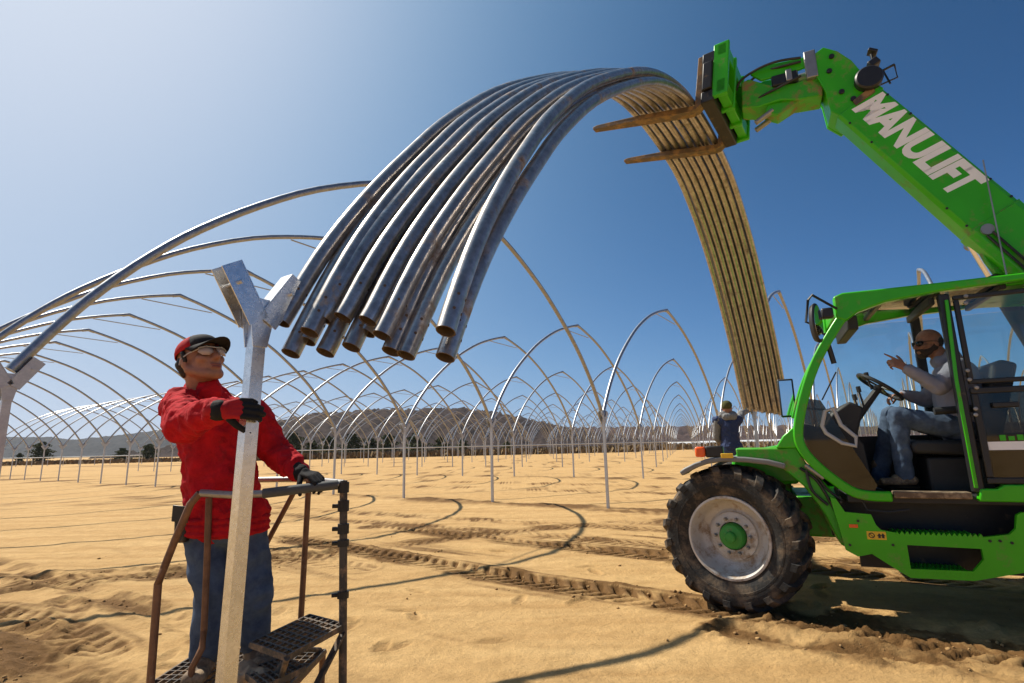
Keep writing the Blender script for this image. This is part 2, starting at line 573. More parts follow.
lug_track([(-3.9, 9.35), (-2.52, 8.29), (-1.25, 7.25), (0.44, 5.93), (1.5, 5.07), (2.9, 4.0), (4.2, 3.1)], 0.44, 0.055, 1, 1.0)
lug_track([(-2.6, 10.4), (-1.48, 9.64), (0.05, 8.45), (2.16, 7.05), (5.2, 5.0)], 0.42, 0.048, 4, 0.85)
lug_track([(-5.6, 9.6), (-3.6, 8.1), (-1.9, 6.9)], 0.42, 0.016, 9, 0.5)
lug_track([(-9.5, 8.0), (-7.4, 7.0), (-5.6, 6.5), (-4.2, 6.7), (-2.9, 7.5), (-1.6, 8.6), (0.4, 9.8), (3.5, 10.4)], 0.40, 0.022, 13, 0.6)
lug_track([(-8.6, 6.4), (-6.6, 5.7), (-5.0, 5.3), (-3.9, 4.9), (-3.1, 4.3), (-2.4, 3.4), (-2.2, 2.4)], 0.40, 0.030, 15, 0.8)
lug_track([(-7.5, 4.6), (-5.4, 4.4), (-4.1, 4.0), (-3.3, 3.3), (-3.0, 2.4)], 0.40, 0.030, 19, 0.75)
lug_track([(-12, 17.2), (-6, 13.2), (0, 9.2), (4.4, 6.3)], 0.40, 0.018, 21, 0.55)
lug_track([(-14, 19.5), (-7, 14.9), (0, 10.6), (6.5, 6.9)], 0.40, 0.018, 25, 0.5)
lug_track([(-9, 25), (-1, 19.4), (6, 14.6), (12, 10.6)], 0.45, 0.018, 27, 0.5)
lug_track([(-12, 30), (-3, 23.8), (6, 17.6), (14, 12.2)], 0.45, 0.018, 29, 0.5)
rut([(-8, 8.2), (-6.6, 7.4), (-5.2, 6.45), (-4.2, 5.75), (-3.5, 5.35), (-2.6, 4.75), (-1.9, 4.2)], 0.34, 0.034, 31, 0.022)
rut([(-7.0, 6.3), (-5.5, 6.0), (-4.6, 6.5), (-3.7, 7.35), (-2.6, 7.9)], 0.30, 0.030, 37, 0.020)
rut([(-6.4, 6.9), (-5.3, 6.9), (-4.3, 7.2), (-3.0, 8.6)], 0.26, 0.024, 41, 0.016)
rut([(-5.0, 4.9), (-4.0, 4.75), (-3.5, 4.25), (-2.9, 3.7), (-2.2, 3.6)], 0.34, 0.034, 43, 0.022)
rut([(-4.6, 3.9), (-3.4, 3.65), (-2.6, 3.2)], 0.30, 0.030, 47, 0.02)
rut([(-4.4, 5.6), (-3.7, 4.9), (-3.4, 4.3)], 0.26, 0.026, 49, 0.018)
rut([(2.3, 4.75), (3.2, 4.1), (4.6, 3.3)], 0.55, 0.035, 53, 0.034)
rut([(1.6, 4.35), (2.4, 3.85), (3.4, 3.35), (4.4, 2.9)], 0.36, 0.026, 55, 0.034)
rut([(2.4, 3.95), (3.4, 3.75), (4.3, 3.3)], 0.40, 0.030, 57, 0.034)
# loose spoil along each line of posts
for i in range(0, 9):
    p = grid(i, 0)
    q = np.abs((X - p[0]) * SD[0] + (Y - p[1]) * SD[1])
    tt = (X - p[0]) * RD[0] + (Y - p[1]) * RD[1]
    if i == 0:
        lim = smooth(-2.6, 0.5, tt)
    else:
        lim = smooth(-60, -40, tt)
    wv = np.exp(-((q + 0.25 * fbm(tt * 0.4, tt * 0.1, 61 + i, 2)) / 0.42) ** 2) * lim
    fd = 1.0 if i <= 3 else 0.6
    cl = np.clip(0.50 + 1.6 * fbm(tt * 0.9, q * 2.5 + i, 67 + i, 3), 0, 1)
    Hh += wv * fd * (0.05 * cl + 0.05 * np.abs(fbm(X * 4, Y * 4, 71, 2)) * near)
    churn = np.maximum(churn, np.clip(wv * fd * (0.25 + 0.75 * cl), 0, 0.9))
# thin damp drag marks and scattered disturbed patches
pt_ = np.clip(3.2 * fbm(al * 0.35, ac * 3.4, 101, 3) - 0.62, 0, 1) * np.clip(1.8 * fbm(X * .22, Y * .22, 103, 2) + 0.55, 0, 1)
churn = np.maximum(churn, 0.55 * pt_ * np.clip(1 - (np.hypot(X, Y - 10) - 40) / 60, 0.25, 1))
Hh += near * 0.012 * pt_ * fbm(X * 5, Y * 5, 107, 2)
# footprints
rng = np.random.RandomState(5)
for k in range(80):
    cx = rng.uniform(-5.5, 4.5); cy = rng.uniform(2.6, 10.5); a = rng.uniform(0, PI)
    if rng.rand() < 0.5:
        cx = -1.6 + rng.normal() * 1.4; cy = 3.6 + rng.normal() * 1.0
    i0, i1 = np.searchsorted(GX, [cx - 0.35, cx + 0.35]); j0, j1 = np.searchsorted(GY, [cy - 0.35, cy + 0.35])
    xs = X[j0:j1, i0:i1] - cx; ys = Y[j0:j1, i0:i1] - cy
    u = xs * math.cos(a) + ys * math.sin(a); v = -xs * math.sin(a) + ys * math.cos(a)
    e = np.sqrt((u / 0.14) ** 2 + (v / 0.055) ** 2)
    dp = rng.uniform(0.010, 0.020)
    Hh[j0:j1, i0:i1] += -dp * np.exp(-e ** 6) + 0.4 * dp * np.exp(-((e - 1.3) / 0.25) ** 2)
    churn[j0:j1, i0:i1] = np.maximum(churn[j0:j1, i0:i1], 0.3 * np.exp(-e ** 4))

def ground_z(x, y):
    i = int(np.clip(np.searchsorted(GX, x), 1, len(GX) - 1)); j = int(np.clip(np.searchsorted(GY, y), 1, len(GY) - 1))
    return float(Hh[j, i])

ny, nx = X.shape
me = bpy.data.meshes.new('ground')
me.vertices.add(nx * ny)
me.vertices.foreach_set('co', np.stack([X, Y, Hh], -1).astype(np.float32).ravel())
jj, ii = np.meshgrid(np.arange(ny - 1), np.arange(nx - 1), indexing='ij')
base = (jj * nx + ii).ravel()
quads = np.stack([base, base + 1, base + nx + 1, base + nx], -1).astype(np.int32)
me.loops.add(quads.size)
me.loops.foreach_set('vertex_index', quads.ravel())
me.polygons.add(len(quads))
me.polygons.foreach_set('loop_start', np.arange(0, quads.size, 4, dtype=np.int32))
me.polygons.foreach_set('use_smooth', np.ones(len(quads), dtype=bool))
at_ = me.attributes.new('churn', 'FLOAT', 'POINT')
at_.data.foreach_set('value', churn.astype(np.float32).ravel())
me.update()
me.validate()

def sand_material():
    Mt = bpy.data.materials.new('sand')
    Mt.use_nodes = True
    nt = Mt.node_tree; N = nt.nodes; L = nt.links
    b = N['Principled BSDF']
    b.inputs['Roughness'].default_value = 0.95
    b.inputs['Specular IOR Level'].default_value = 0.15
    tc = N.new('ShaderNodeTexCoord')
    def nz(scale, det=6, ro=0.6, vec=None):
        n = N.new('ShaderNodeTexNoise'); n.inputs['Scale'].default_value = scale; n.inputs['Detail'].default_value = det; n.inputs['Roughness'].default_value = ro
        L.new(vec if vec else tc.outputs['Object'], n.inputs['Vector']); return n
    def ramp(src, p0, p1, c0, c1):
        r = N.new('ShaderNodeValToRGB'); r.color_ramp.elements[0].position = p0; r.color_ramp.elements[1].position = p1
        r.color_ramp.elements[0].color = (*c0, 1); r.color_ramp.elements[1].color = (*c1, 1)
        L.new(src, r.inputs['Fac']); return r
    def mix(f, a, bb, blend='MIX'):
        x = N.new('ShaderNodeMix'); x.data_type = 'RGBA'; x.blend_type = blend
        if isinstance(f, float): x.inputs['Factor'].default_value = f
        else: L.new(f, x.inputs['Factor'])
        L.new(a, x.inputs['A'])
        if isinstance(bb, tuple): x.inputs['B'].default_value = (*bb, 1)
        else: L.new(bb, x.inputs['B'])
        return x.outputs['Result']
    big = ramp(nz(0.35).outputs['Fac'], 0.3, 0.7, SAND_A, SAND_B)
    mp = N.new('ShaderNodeMapping'); mp.inputs['Rotation'].default_value = (0, 0, -math.atan2(RD[1], RD[0])); mp.inputs['Scale'].default_value = (0.25, 2.2, 1)
    # mapping rotates coordinates so that streaks run along the rows
    L.new(tc.outputs['Object'], mp.inputs['Vector'])
    st = ramp(nz(1.3, 5, 0.6, mp.outputs['Vector']).outputs['Fac'], 0.35, 0.7, (0, 0, 0), (1, 1, 1))
    c = mix(st.outputs['Color'], big.outputs['Color'], SAND_C)
    fine = ramp(nz(55, 4, 0.7).outputs['Fac'], 0.3, 0.75, (0.80, 0.80, 0.80), (1.1, 1.1, 1.1))
    at2 = N.new('ShaderNodeAttribute'); at2.attribute_name = 'churn'
    brk = nz(9, 5, 0.7)
    ad = N.new('ShaderNodeMath'); ad.operation = 'ADD'; L.new(at2.outputs['Fac'], ad.inputs[0])
    sb = N.new('ShaderNodeMath'); sb.operation = 'MULTIPLY_ADD'; sb.inputs[1].default_value = 0.8; sb.inputs[2].default_value = -0.4
    L.new(brk.outputs['Fac'], sb.inputs[0]); L.new(sb.outputs[0], ad.inputs[1])
    cr = ramp(ad.outputs[0], 0.08, 0.58, (0, 0, 0), (1, 1, 1))
    mulc = N.new('ShaderNodeMath'); mulc.operation = 'MULTIPLY'; L.new(cr.outputs['Color'], mulc.inputs[0])
    gt = N.new('ShaderNodeMapRange'); gt.inputs['From Min'].default_value = 0.02; gt.inputs['From Max'].default_value = 0.2
    L.new(at2.outputs['Fac'], gt.inputs['Value']); L.new(gt.outputs['Result'], mulc.inputs[1])
    c = mix(mulc.outputs[0], c, SAND_WET)
    mid = ramp(nz(4.5, 7, 0.72).outputs['Fac'], 0.33, 0.62, (0.78, 0.76, 0.72), (1.06, 1.06, 1.06))
    c = mix(0.8, c, mid.outputs['Color'], 'MULTIPLY')
    c = mix(0.75, c, fine.outputs['Color'], 'MULTIPLY')
    L.new(c, b.inputs['Base Color'])
    h1 = nz(13, 8, 0.72); h2 = nz(150, 3, 0.6)
    a2 = N.new('ShaderNodeMath'); a2.operation = 'MULTIPLY_ADD'; a2.inputs[1].default_value = 0.2
    L.new(h2.outputs['Fac'], a2.inputs[0]); L.new(h1.outputs['Fac'], a2.inputs[2])
    bp = N.new('ShaderNodeBump'); bp.inputs['Distance'].default_value = 0.035; bp.inputs['Strength'].default_value = 0.9
    L.new(a2.outputs[0], bp.inputs['Height']); L.new(bp.outputs['Normal'], b.inputs['Normal'])
    return Mt

SAND_A = (0.60, 0.380, 0.160)
SAND_B = (0.68, 0.450, 0.205)
SAND_C = (0.50, 0.300, 0.120)
SAND_WET = (0.185, 0.098, 0.036)
M['sand'] = sand_material()
g = link('ground', me, M['sand'])
tag(g, kind='structure')
g['label'] = 'bare graded sand with tyre tracks'

# loose lumps of sand in the churned places
clod = MB()
rc = random.Random(3)
ICO = bmesh.new()
bmesh.ops.create_icosphere(ICO, subdivisions=1, radius=1)
icov = [v.co.copy() for v in ICO.verts]
icof = [tuple(v.index for v in f.verts) for f in ICO.faces]
ICO.free()
tries = 0; placed = 0
while placed < 1700 and tries < 60000:
    tries += 1
    x = rc.uniform(-6, 5.5); y = rc.uniform(2.2, 9.5)
    i = int(np.searchsorted(GX, x)); j = int(np.searchsorted(GY, y))
    if churn[j, i] < 0.25 + 0.4 * rc.random():
        if rc.random() > 0.01:
            continue
    r = 0.005 + 0.015 * rc.random() ** 3
    z = Hh[j, i]
    sx, sy, sz = rc.uniform(.7, 1.3), rc.uniform(.7, 1.3), rc.uniform(.5, .9)
    ro = Matrix.Rotation(rc.uniform(0, 6), 3, 'Z')
    clod.add([Vector((x, y, z + r * .3)) + ro @ Vector((p.x * sx * r * rc.uniform(.8, 1.2), p.y * sy * r * rc.uniform(.8, 1.2), p.z * sz * r)) for p in icov], icof)
    placed += 1
M['clod'] = mat('sand_clod', (0.27, 0.155, 0.065), 0.95, 0, col2=(0.44, 0.275, 0.12), vscale=3, spec=0.1, bump=0.004, bscale=80)
tag(clod.build('sand_clods', M['clod'], sharp=180), 'loose crumbs of sand thrown up along the wheel ruts', 'sand', kind='stuff')

# ------------------------------------------------------------------ far hills
def hill(name, label, sil, D, W, mt, amp, step, seed):
    # sil: silhouette as (bearing px, height px); the ridge stands D metres ahead
    pts = [at(px, py, D) for px, py in sil]
    xs = np.array([p.x for p in pts]); zs = np.array([p.z for p in pts])
    gx = np.arange(xs[0], xs[-1], step)
    ridge = np.interp(gx, xs, zs)
    k = np.ones(9) / 9
    ridge = np.convolve(np.pad(ridge, 4, mode='edge'), k, 'valid')
    gv = np.linspace(-1, 1, 60)
    XX, VV = np.meshgrid(gx, gv)
    sh = (np.cos(np.clip(np.abs(VV), 0, 1) * PI) * 0.5 + 0.5) ** 0.8
    ZZ = ridge[None, :] * sh * (1 + 0.10 * fbm(XX / 130, VV * 2.2, seed, 3) * (1 - sh))
    big = vn(XX / (step * 2.2), VV * W / (step * 2.2), seed + 7)
    ZZ = ZZ + amp * (big + 0.8 * (hash2(np.arange(XX.size).reshape(XX.shape), np.zeros(XX.shape), seed) - 0.5)) * np.clip(sh * 4, 0, 1) - 1.5 * (1 - sh)
    YY = D + VV * W
    mb = MB()
    nn = len(gx)
    vv = np.stack([XX, YY, ZZ], -1).reshape(-1, 3)
    ff = [(a * nn + b, a * nn + b + 1, (a + 1) * nn + b + 1, (a + 1) * nn + b) for a in range(59) for b in range(nn - 1)]
    mb.v = [tuple(v) for v in vv]; mb.f = ff
    o = mb.build(name, mt, sharp=180)
    tag(o, kind='structure')
    o['label'] = label
    return o

M['wood'] = mat('bare_woodland', (0.018, 0.014, 0.013), 0.95, 0, col2=(0.078, 0.056, 0.050), vscale=0.24, spec=0.05)
M['wood2'] = mat('bare_woodland_reddish', (0.035, 0.022, 0.020), 0.95, 0, col2=(0.105, 0.066, 0.055), vscale=0.14, spec=0.05)
M['wood3'] = mat('far_woodland', (0.022, 0.023, 0.026), 0.95, 0, col2=(0.060, 0.058, 0.060), vscale=0.09, spec=0.05)  # bluish grey instead of woodland brown: distance haze put into the colour
hill('hill', 'bare wooded hill behind the middle of the field', [(215, 450), (250, 438), (280, 428), (305, 419), (330, 415), (360, 413), (400, 411.5), (440, 410.5), (470, 411), (500, 415), (525, 420), (550, 426), (580, 432), (620, 440), (660, 448)], 520, 190, M['wood'], 5.0, 2.6, 1)
hill('hill', 'low reddish wooded ridge on the right', [(480, 444), (520, 432), (560, 429), (620, 428), (700, 427), (800, 427), (900, 428), (1000, 424), (1150, 420), (1300, 425)], 900, 200, M['wood2'], 6.0, 5.0, 5)
hill('hill', 'long blue distant ridge on the left', [(-420, 447), (-300, 440), (-200, 437), (-100, 436), (0, 437), (40, 438), (80, 441), (120, 438), (166, 432), (230, 427), (300, 425), (380, 430), (450, 440), (520, 452)], 1700, 500, M['wood3'], 9.0, 9.0, 9)

# ------------------------------------------------------------------ trees and brush at the field edge
def evergreen_meshes(seed, hgt, wid):
    rr = random.Random(seed)
    tr = MB().tube([(0, 0, 0), (0.05, 0.02, hgt * 0.5), (0, 0, hgt * 0.95)], 0.16, 7, scale=[1, 0.6, 0.15])
    for k in range(16):
        z = hgt * (0.12 + 0.8 * k / 16); a = k * 2.4
        w = wid * 0.42 * (1 - 0.75 * k / 16)
        tr.tube([(0, 0, z), (math.cos(a) * w, math.sin(a) * w, z + 0.25)], 0.05, 5, scale=[1, 0.3])
    cr = MB()
    for k in range(2200):
        t = rr.random() ** 0.8
        z = hgt * (0.06 + 0.94 * t)
        env = wid / 2 * min(1.0, (1 - t) * 1.7 + 0.12) ** 0.6 * (0.72 + 0.28 * math.sin(t * 23 + seed)) + 0.12
        a = rr.uniform(0, 2 * PI); q = env * math.sqrt(rr.uniform(0.12, 1.0))
        q *= 0.80 + 0.30 * math.sin(a * 3 + z * 1.7 + seed)
        c = Vector((math.cos(a) * q, math.sin(a) * q, z))
        s = rr.uniform(0.16, 0.40)
        n1 = Vector((rr.gauss(0, 1), rr.gauss(0, 1), rr.gauss(0, 1))).normalized()
        n2 = n1.orthogonal().normalized()
        n3 = n1.cross(n2)
        cr.add([c + n2 * s, c + n3 * s * .45 + n1 * s * .2, c - n2 * s, c - n3 * s * .45 - n1 * s * .1], [(0, 1, 2, 3)])
    return tr.mesh('trunk'), cr.mesh('crown', 180)

TREES = [(evergreen_meshes(s, 6.0, w)) for s, w in ((1, 7.6), (2, 6.2), (3, 9.0))]
for a, b in TREES:
    a.materials.append(M['bark']); b.materials.append(M['needle'])
tree_spots = [  # bearing px, top px, distance, variant, width factor, label
    (41, 442, 118, 0, 1.0, 'round dark evergreen at the far left of the field edge'),
    (20, 453, 118, 1, 0.9, 'small dark shrub-like evergreen left of the round evergreen'),
    (122, 448, 122, 2, 1.0, 'broad evergreen beyond the posts left of the red jacket'),
    (149, 444, 118, 0, 1.1, 'taller evergreen just left of the red jacket'),
    (292, 433, 112, 2, 1.0, 'bushy evergreen just right of the red sleeve'),
    (312, 440, 116, 1, 1.0, 'short evergreen second right of the red sleeve'),
    (328, 436, 112, 0, 0.9, 'evergreen under the left end of the hoop bundle'),
    (352, 434, 110, 2, 1.0, 'evergreen above the corner of the platform rail'),
    (371, 438, 114, 1, 1.1, 'narrow evergreen right of the platform rail corner'),
    (388, 434, 110, 0, 1.0, 'dense evergreen just left of the third post of the middle row'),
    (417, 433, 112, 2, 1.0, 'wide evergreen just right of the third post of the middle row'),
    (441, 437, 115, 1, 1.2, 'evergreen below the right end of the hoop bundle'),
    (463, 439, 118, 0, 0.9, 'low evergreen left of the second post of the middle row'),
    (507, 441, 122, 2, 0.8, 'last low evergreen right of the second post of the middle row'),
]
for px, top, D, k, wf, lab in tree_spots:
    p = at(px, 455, D)
    ht = at(px, top, D).z
    t = empty('evergreen_tree', (p.x, D, -0.05), random.uniform(0, 6))
    t.scale = (ht / 6.0 * wf, ht / 6.0 * wf, ht / 6.0)
    tag(t, lab, 'tree', 'evergreens along the field edge')
    link('trunk', TREES[k][0], None, t)
    link('crown', TREES[k][1], None, t)

br = MB()
rb = random.Random(21)
def brush_band(x0, x1, D0, D1, n, hmax):
    for k in range(n):
        px = rb.uniform(x0, x1); D = rb.uniform(D0, D1)
        p = at(px, 458, D)
        h = hmax * rb.uniform(0.3, 1.0)
        a = rb.uniform(0, PI); w = rb.uniform(0.10, 0.35)
        dx = math.cos(a) * w; dy = math.sin(a) * w
        lx = rb.gauss(0, 0.3); ly = rb.gauss(0, 0.3)
        br.add([(p.x - dx, D - dy, -0.05), (p.x + dx, D + dy, -0.05), (p.x + dx * .3 + lx, D + dy + ly, h), (p.x - dx + lx, D - dy + ly, h * .85)], [(0, 1, 2, 3)])
brush_band(200, 640, 96, 108, 5200, 1.3)
brush_band(600, 830, 110, 140, 2600, 1.5)
brush_band(-40, 190, 108, 126, 1900, 0.9)
tag(br.build('dry_brush', M['brush'], sharp=180), 'strip of dry brown brush along the far field edge', 'brush', kind='stuff')

# far rail fence
def rail_fence(label, a, b, D, n, z):
    p0 = at(a, 455, D); p1 = at(b, 455, D)
    e = empty('rail_fence', ((p0.x + p1.x) / 2, D, 0))
    hw = (p1.x - p0.x) / 2
    MB().tube([(-hw, 0, z), (hw, 0, z)], 0.07, 8).build('rail', M['galv_post'], e)
    for k in range(n):
        x = -hw + 2 * hw * k / (n - 1)
        MB().tube([(x, 0.10, -0.2), (x, 0.10, z + .1)], 0.05, 8).build('post', M['galv_post'], e)
    tag(e, label, 'fence')
rail_fence('pale rail fence crossing the far left edge of the field', -30, 142, 92, 12, 1.42)
rail_fence('pale rail fence in front of the far evergreens in the middle', 296, 700, 94, 26, 1.60)

# far white polytunnel
p = at(750, 445, 150)
e = empty('white_polytunnel', (p.x, 150, 0))
pf = []
for k in range(13):
    a = PI * k / 12
    pf.append((2.6 * math.cos(a), 1.75 * math.sin(a) ** 0.8))
MB().prism([(0, 0)], 0, 0) if False else None
cv = MB()
vv = []
for x in np.linspace(-22, 22, 23):
    for (yy, zz) in pf:
        vv.append((x, yy, zz))
ff = [(i * 13 + j, i * 13 + j + 1, (i + 1) * 13 + j + 1, (i + 1) * 13 + j) for i in range(22) for j in range(12)]
ff += [tuple(range(13)), tuple(22 * 13 + j for j in range(12, -1, -1))]
cv.add(vv, ff).build('cover', M['plastic_white'], e)
for s in (-1, 1):
    MB().bx(-22, 22, s * 2.7 - .1, s * 2.7 + .1, -0.1, 0.25).build('base_board', M['brush'], e)
tag(e, 'low white plastic tunnel far off beyond the man in blue', 'polytunnel')

# ------------------------------------------------------------------ tunnel posts and hoops
HJ = 2.024
HALF = [(0.0, 2.05), (0.25, 2.45), (0.5, 2.80), (0.85, 3.21), (1.25, 3.60), (1.85, 4.08), (2.55, 4.55), (3.5, 5.03), (4.4, 5.34), (5.096, 5.52)]
ARM = math.atan2(0.40, 0.25)

def half_path(n=3, cut=0.0):
    return [Vector((p.x, 0, p.z)) for p in spline([(a, 0, b) for a, b in HALF], n)]

def hoop_meshes(nseg, nround):
    hp = half_path(nseg)
    A = MB().tube(hp, 0.0405, nround, up=(0, 1, 0)).mesh('pipe')
    B = MB().tube([(SPAN - p.x, 0, p.z) for p in hp], 0.0405, nround, up=(0, 1, 0)).mesh('pipe')
    T = MB().tube([(4.25, 0.05, 5.25), (5.98, 0.05, 5.22)], 0.013, 6).mesh('tie_bar')
    S = MB().tube([(4.93, 0, 5.475), (5.096, 0, 5.522), (5.262, 0, 5.475)], 0.049, nround, up=(0, 1, 0)).mesh('splice')
    whole = MB().tube(hp[:-1] + [Vector((SPAN - p.x, 0, p.z)) for p in hp[::-1]], 0.0405, 7, up=(0, 1, 0)).tube([(4.25, 0.05, 5.25), (5.98, 0.05, 5.22)], 0.013, 4)
    return A, B, T, S, whole.mesh('tunnel_hoop')
HA, HB, HT, HS, HW = hoop_meshes(3, 12)
for q in (HA, HB, HT, HS, HW):
    q.materials.append(M['galv'])

def sleeve(mb, side, w=0.086, d=0.090, L0=0.0, L1=0.25, t=0.005):
    # thin-walled channel along the hoop tangent, open towards the inside of the arch
    dx = math.cos(ARM) * side; dz = math.sin(ARM)
    ax = Vector((dx, 0, dz)); nn = Vector((-dz * side, 0, math.cos(ARM)))     # nn points up and outwards
    c0 = Vector((0.020 * side, 0, HJ - 0.10))
    ro = Matrix((ax, Vector((0, 1, 0)), nn)).transposed()
    Lc = (L0 + L1) / 2; Ln = L1 - L0
    mb.box(c0 + ax * Lc + nn * (d / 2), (Ln, w, t), ro)
    for s in (-1, 1):
        mb.box(c0 + ax * Lc + Vector((0, s * (w / 2 - t / 2), 0)), (Ln, t, d - t - .002), ro)
    # bolt
    mb.tube([c0 + ax * 0.17 + Vector((0, -w / 2 - .02, 0)), c0 + ax * 0.17 + Vector((0, w / 2 + .02, 0))], 0.008, 8)
    return mb

def post_meshes():
    w = 0.0265
    up = MB().prism([(-w, -0.35), (w, -0.35), (w, HJ), (-w, HJ)], -w, w).mesh('upright')
    sl = sleeve(MB(), -1).mesh('sleeve'); sr = sleeve(MB(), 1).mesh('sleeve')
    gus = MB()
    for s in (-1, 1):
        gus.prism([(-0.030, HJ - .20), (0.030, HJ - .20), (0.055, HJ - .05), (0.030, HJ + .0), (-0.030, HJ + .0), (-0.055, HJ - .05)], s * 0.0275, s * 0.033)
    gu = gus.mesh('gusset_plates')
    wh = MB().prism([(-w, -0.35), (w, -0.35), (w, HJ), (-w, HJ)], -w, w)
    sleeve(wh, -1); sleeve(wh, 1)
    return up, sl, sr, gu, wh.mesh('tunnel_post')
PU, PSL, PSR, PG, PW = post_meshes()
for q in (PU, PSL, PSR, PG, PW):
    q.materials.append(M['galv_post'])

ORD = ['first', 'second', 'third', 'fourth', 'fifth', 'sixth', 'seventh', 'eighth', 'ninth', 'tenth', 'eleventh', 'twelfth', 'thirteenth', 'fourteenth', 'fifteenth', 'sixteenth', 'seventeenth', 'eighteenth', 'nineteenth', 'twentieth', 'twenty-first', 'twenty-second', 'twenty-third', 'twenty-fourth']
ROWZ = math.atan2(SD[1], SD[0])

def in_view(x, y, z=2.0, mg=160):
    d = np.array([x, y, z]) - EYE
    dz = d @ FW
    if dz < 0.5:
        return False
    px = 512 + FOC * (d @ RT) / dz
    return -mg < px < 1024 + mg

def make_post(i, j, label, parts):
    p = grid(i, j)
    rz = ROWZ + random.uniform(-0.015, 0.015)
    if parts:
        e = empty('tunnel_post', (p[0], p[1], 0), rz)
        link('upright', PU, None, e); link('sleeve', PSL, None, e); link('sleeve', PSR, None, e); link('gusset_plates', PG, None, e)
    else:
        e = link('tunnel_post', PW, None)
        e.location = (p[0], p[1], 0); e.rotation_euler = (0, 0, rz)
    tag(e, label, 'post', 'posts of the tunnel rows')
    return e

def make_hoop(i, j, label, parts):
    p = grid(i, j)
    jit = random.uniform(-0.012, 0.012)
    if parts:
        e = empty('tunnel_hoop', (p[0], p[1], 0), ROWZ)
        link('pipe', HA, None, e); link('pipe', HB, None, e); link('tie_bar', HT, None, e); link('splice', HS, None, e)
    else:
        e = link('tunnel_hoop', HW, None)
        e.location = (p[0], p[1], 0); e.rotation_euler = (0, 0, ROWZ)
    e.rotation_euler.x = jit * 0.5
    e.scale.z = 1 + random.uniform(-0.004, 0.004)
    tag(e, label, 'hoop', 'hoops of the tunnel frames')

JMAX = 16
NI = 12
for i in range(0, NI + 1):
    jmin = 0 if i == 0 else -4
    n = 0
    for j in range(jmin, JMAX + 1):
        p = grid(i, j)
        if not in_view(p[0], p[1], 1.0, 160):
            continue
        shown = in_view(p[0], p[1], 1.0, 0)
        lab = f'galvanised post with forked top, {ORD[i]} row from the camera, {ORD[n]} counting from the right'
        if not shown:
            out_ = 'right' if j < 5 else 'left'
            lab = f'galvanised forked post, {ORD[i]} row back, {ORD[abs(j)]} place along, beyond the {out_} edge'
        if i == 0 and j == 0:
            lab = 'thick galvanised post with forked top cut off by the left edge of the picture'
        make_post(i, j, lab, i <= 3 and j <= 9)
        n += 1 if shown else 0
for i in range(0, NI):
    jmin = 0 if i == 0 else -4
    n = 0
    for j in range(jmin, JMAX + 1):
        p = grid(i, j); q = grid(i + 1, j)
        if not (in_view(*p, 3, 60) or in_view(*q, 3, 60) or in_view(*((p + q) / 2), 5, 60)):
            continue
        mid_ = (p + q) / 2
        shown = in_view(mid_[0], mid_[1], 5, 0)
        lab = f'bare pointed steel hoop of the {ORD[i]} tunnel back, {ORD[n]} counting from the right'
        if not shown:
            out_ = 'right' if j < 5 else 'left'
            lab = f'bare steel hoop, {ORD[i]} tunnel back, {ORD[abs(j)]} place along, peak beyond the {out_} edge'
        if i == 0:
            lab = f'bare steel hoop of the nearest tunnel, {ORD[n]} behind the man in red'
        make_hoop(i, j, lab, i <= 2 and j <= 9)
        n += 1 if (shown or i == 0) else 0
# ------------------------------------------------------------------ the post held by the man in red
pt = at(260.5, 293, 2.16); pb = at(226, 683, 2.16)
ax = (pt - pb).normalized()
foot = pb - ax * (pb.z / ax.z)
hp = empty('tunnel_post', foot, 0)
yv = Vector((RD[0], RD[1], 0)); yv = (yv - ax * yv.dot(ax)).normalized()
hp.rotation_euler = Matrix((yv.cross(ax), yv, ax)).transposed().to_euler()
M['galv_new'] = galv('new_galvanised_steel', (0.62, 0.63, 0.64), (0.78, 0.79, 0.80), 0.27, 90, metal=0.88, spangle=0.3)
for src, nm in ((PU, 'upright'), (PSL, 'sleeve'), (PSR, 'sleeve'), (PG, 'gusset_plates')):
    me2 = src.copy(); me2.materials.clear(); me2.materials.append(M['galv_new'])
    link(nm, me2, None, hp)
tag(hp, 'forked galvanised post held upright by the man in red', 'post', 'posts of the tunnel rows')

# ------------------------------------------------------------------ bundle of hoops on the forks
BPROF = [(0.14, 1.70), (0.36, 2.16), (0.58, 2.52), (0.86, 2.90), (1.22, 3.33), (1.84, 3.90), (2.93, 4.66), (3.87, 5.08), (4.6, 5.20), (5.5, 5.13), (6.25, 4.88), (7.15, 4.15), (8.0, 2.98), (8.46, 1.96), (8.52, 1.80)]

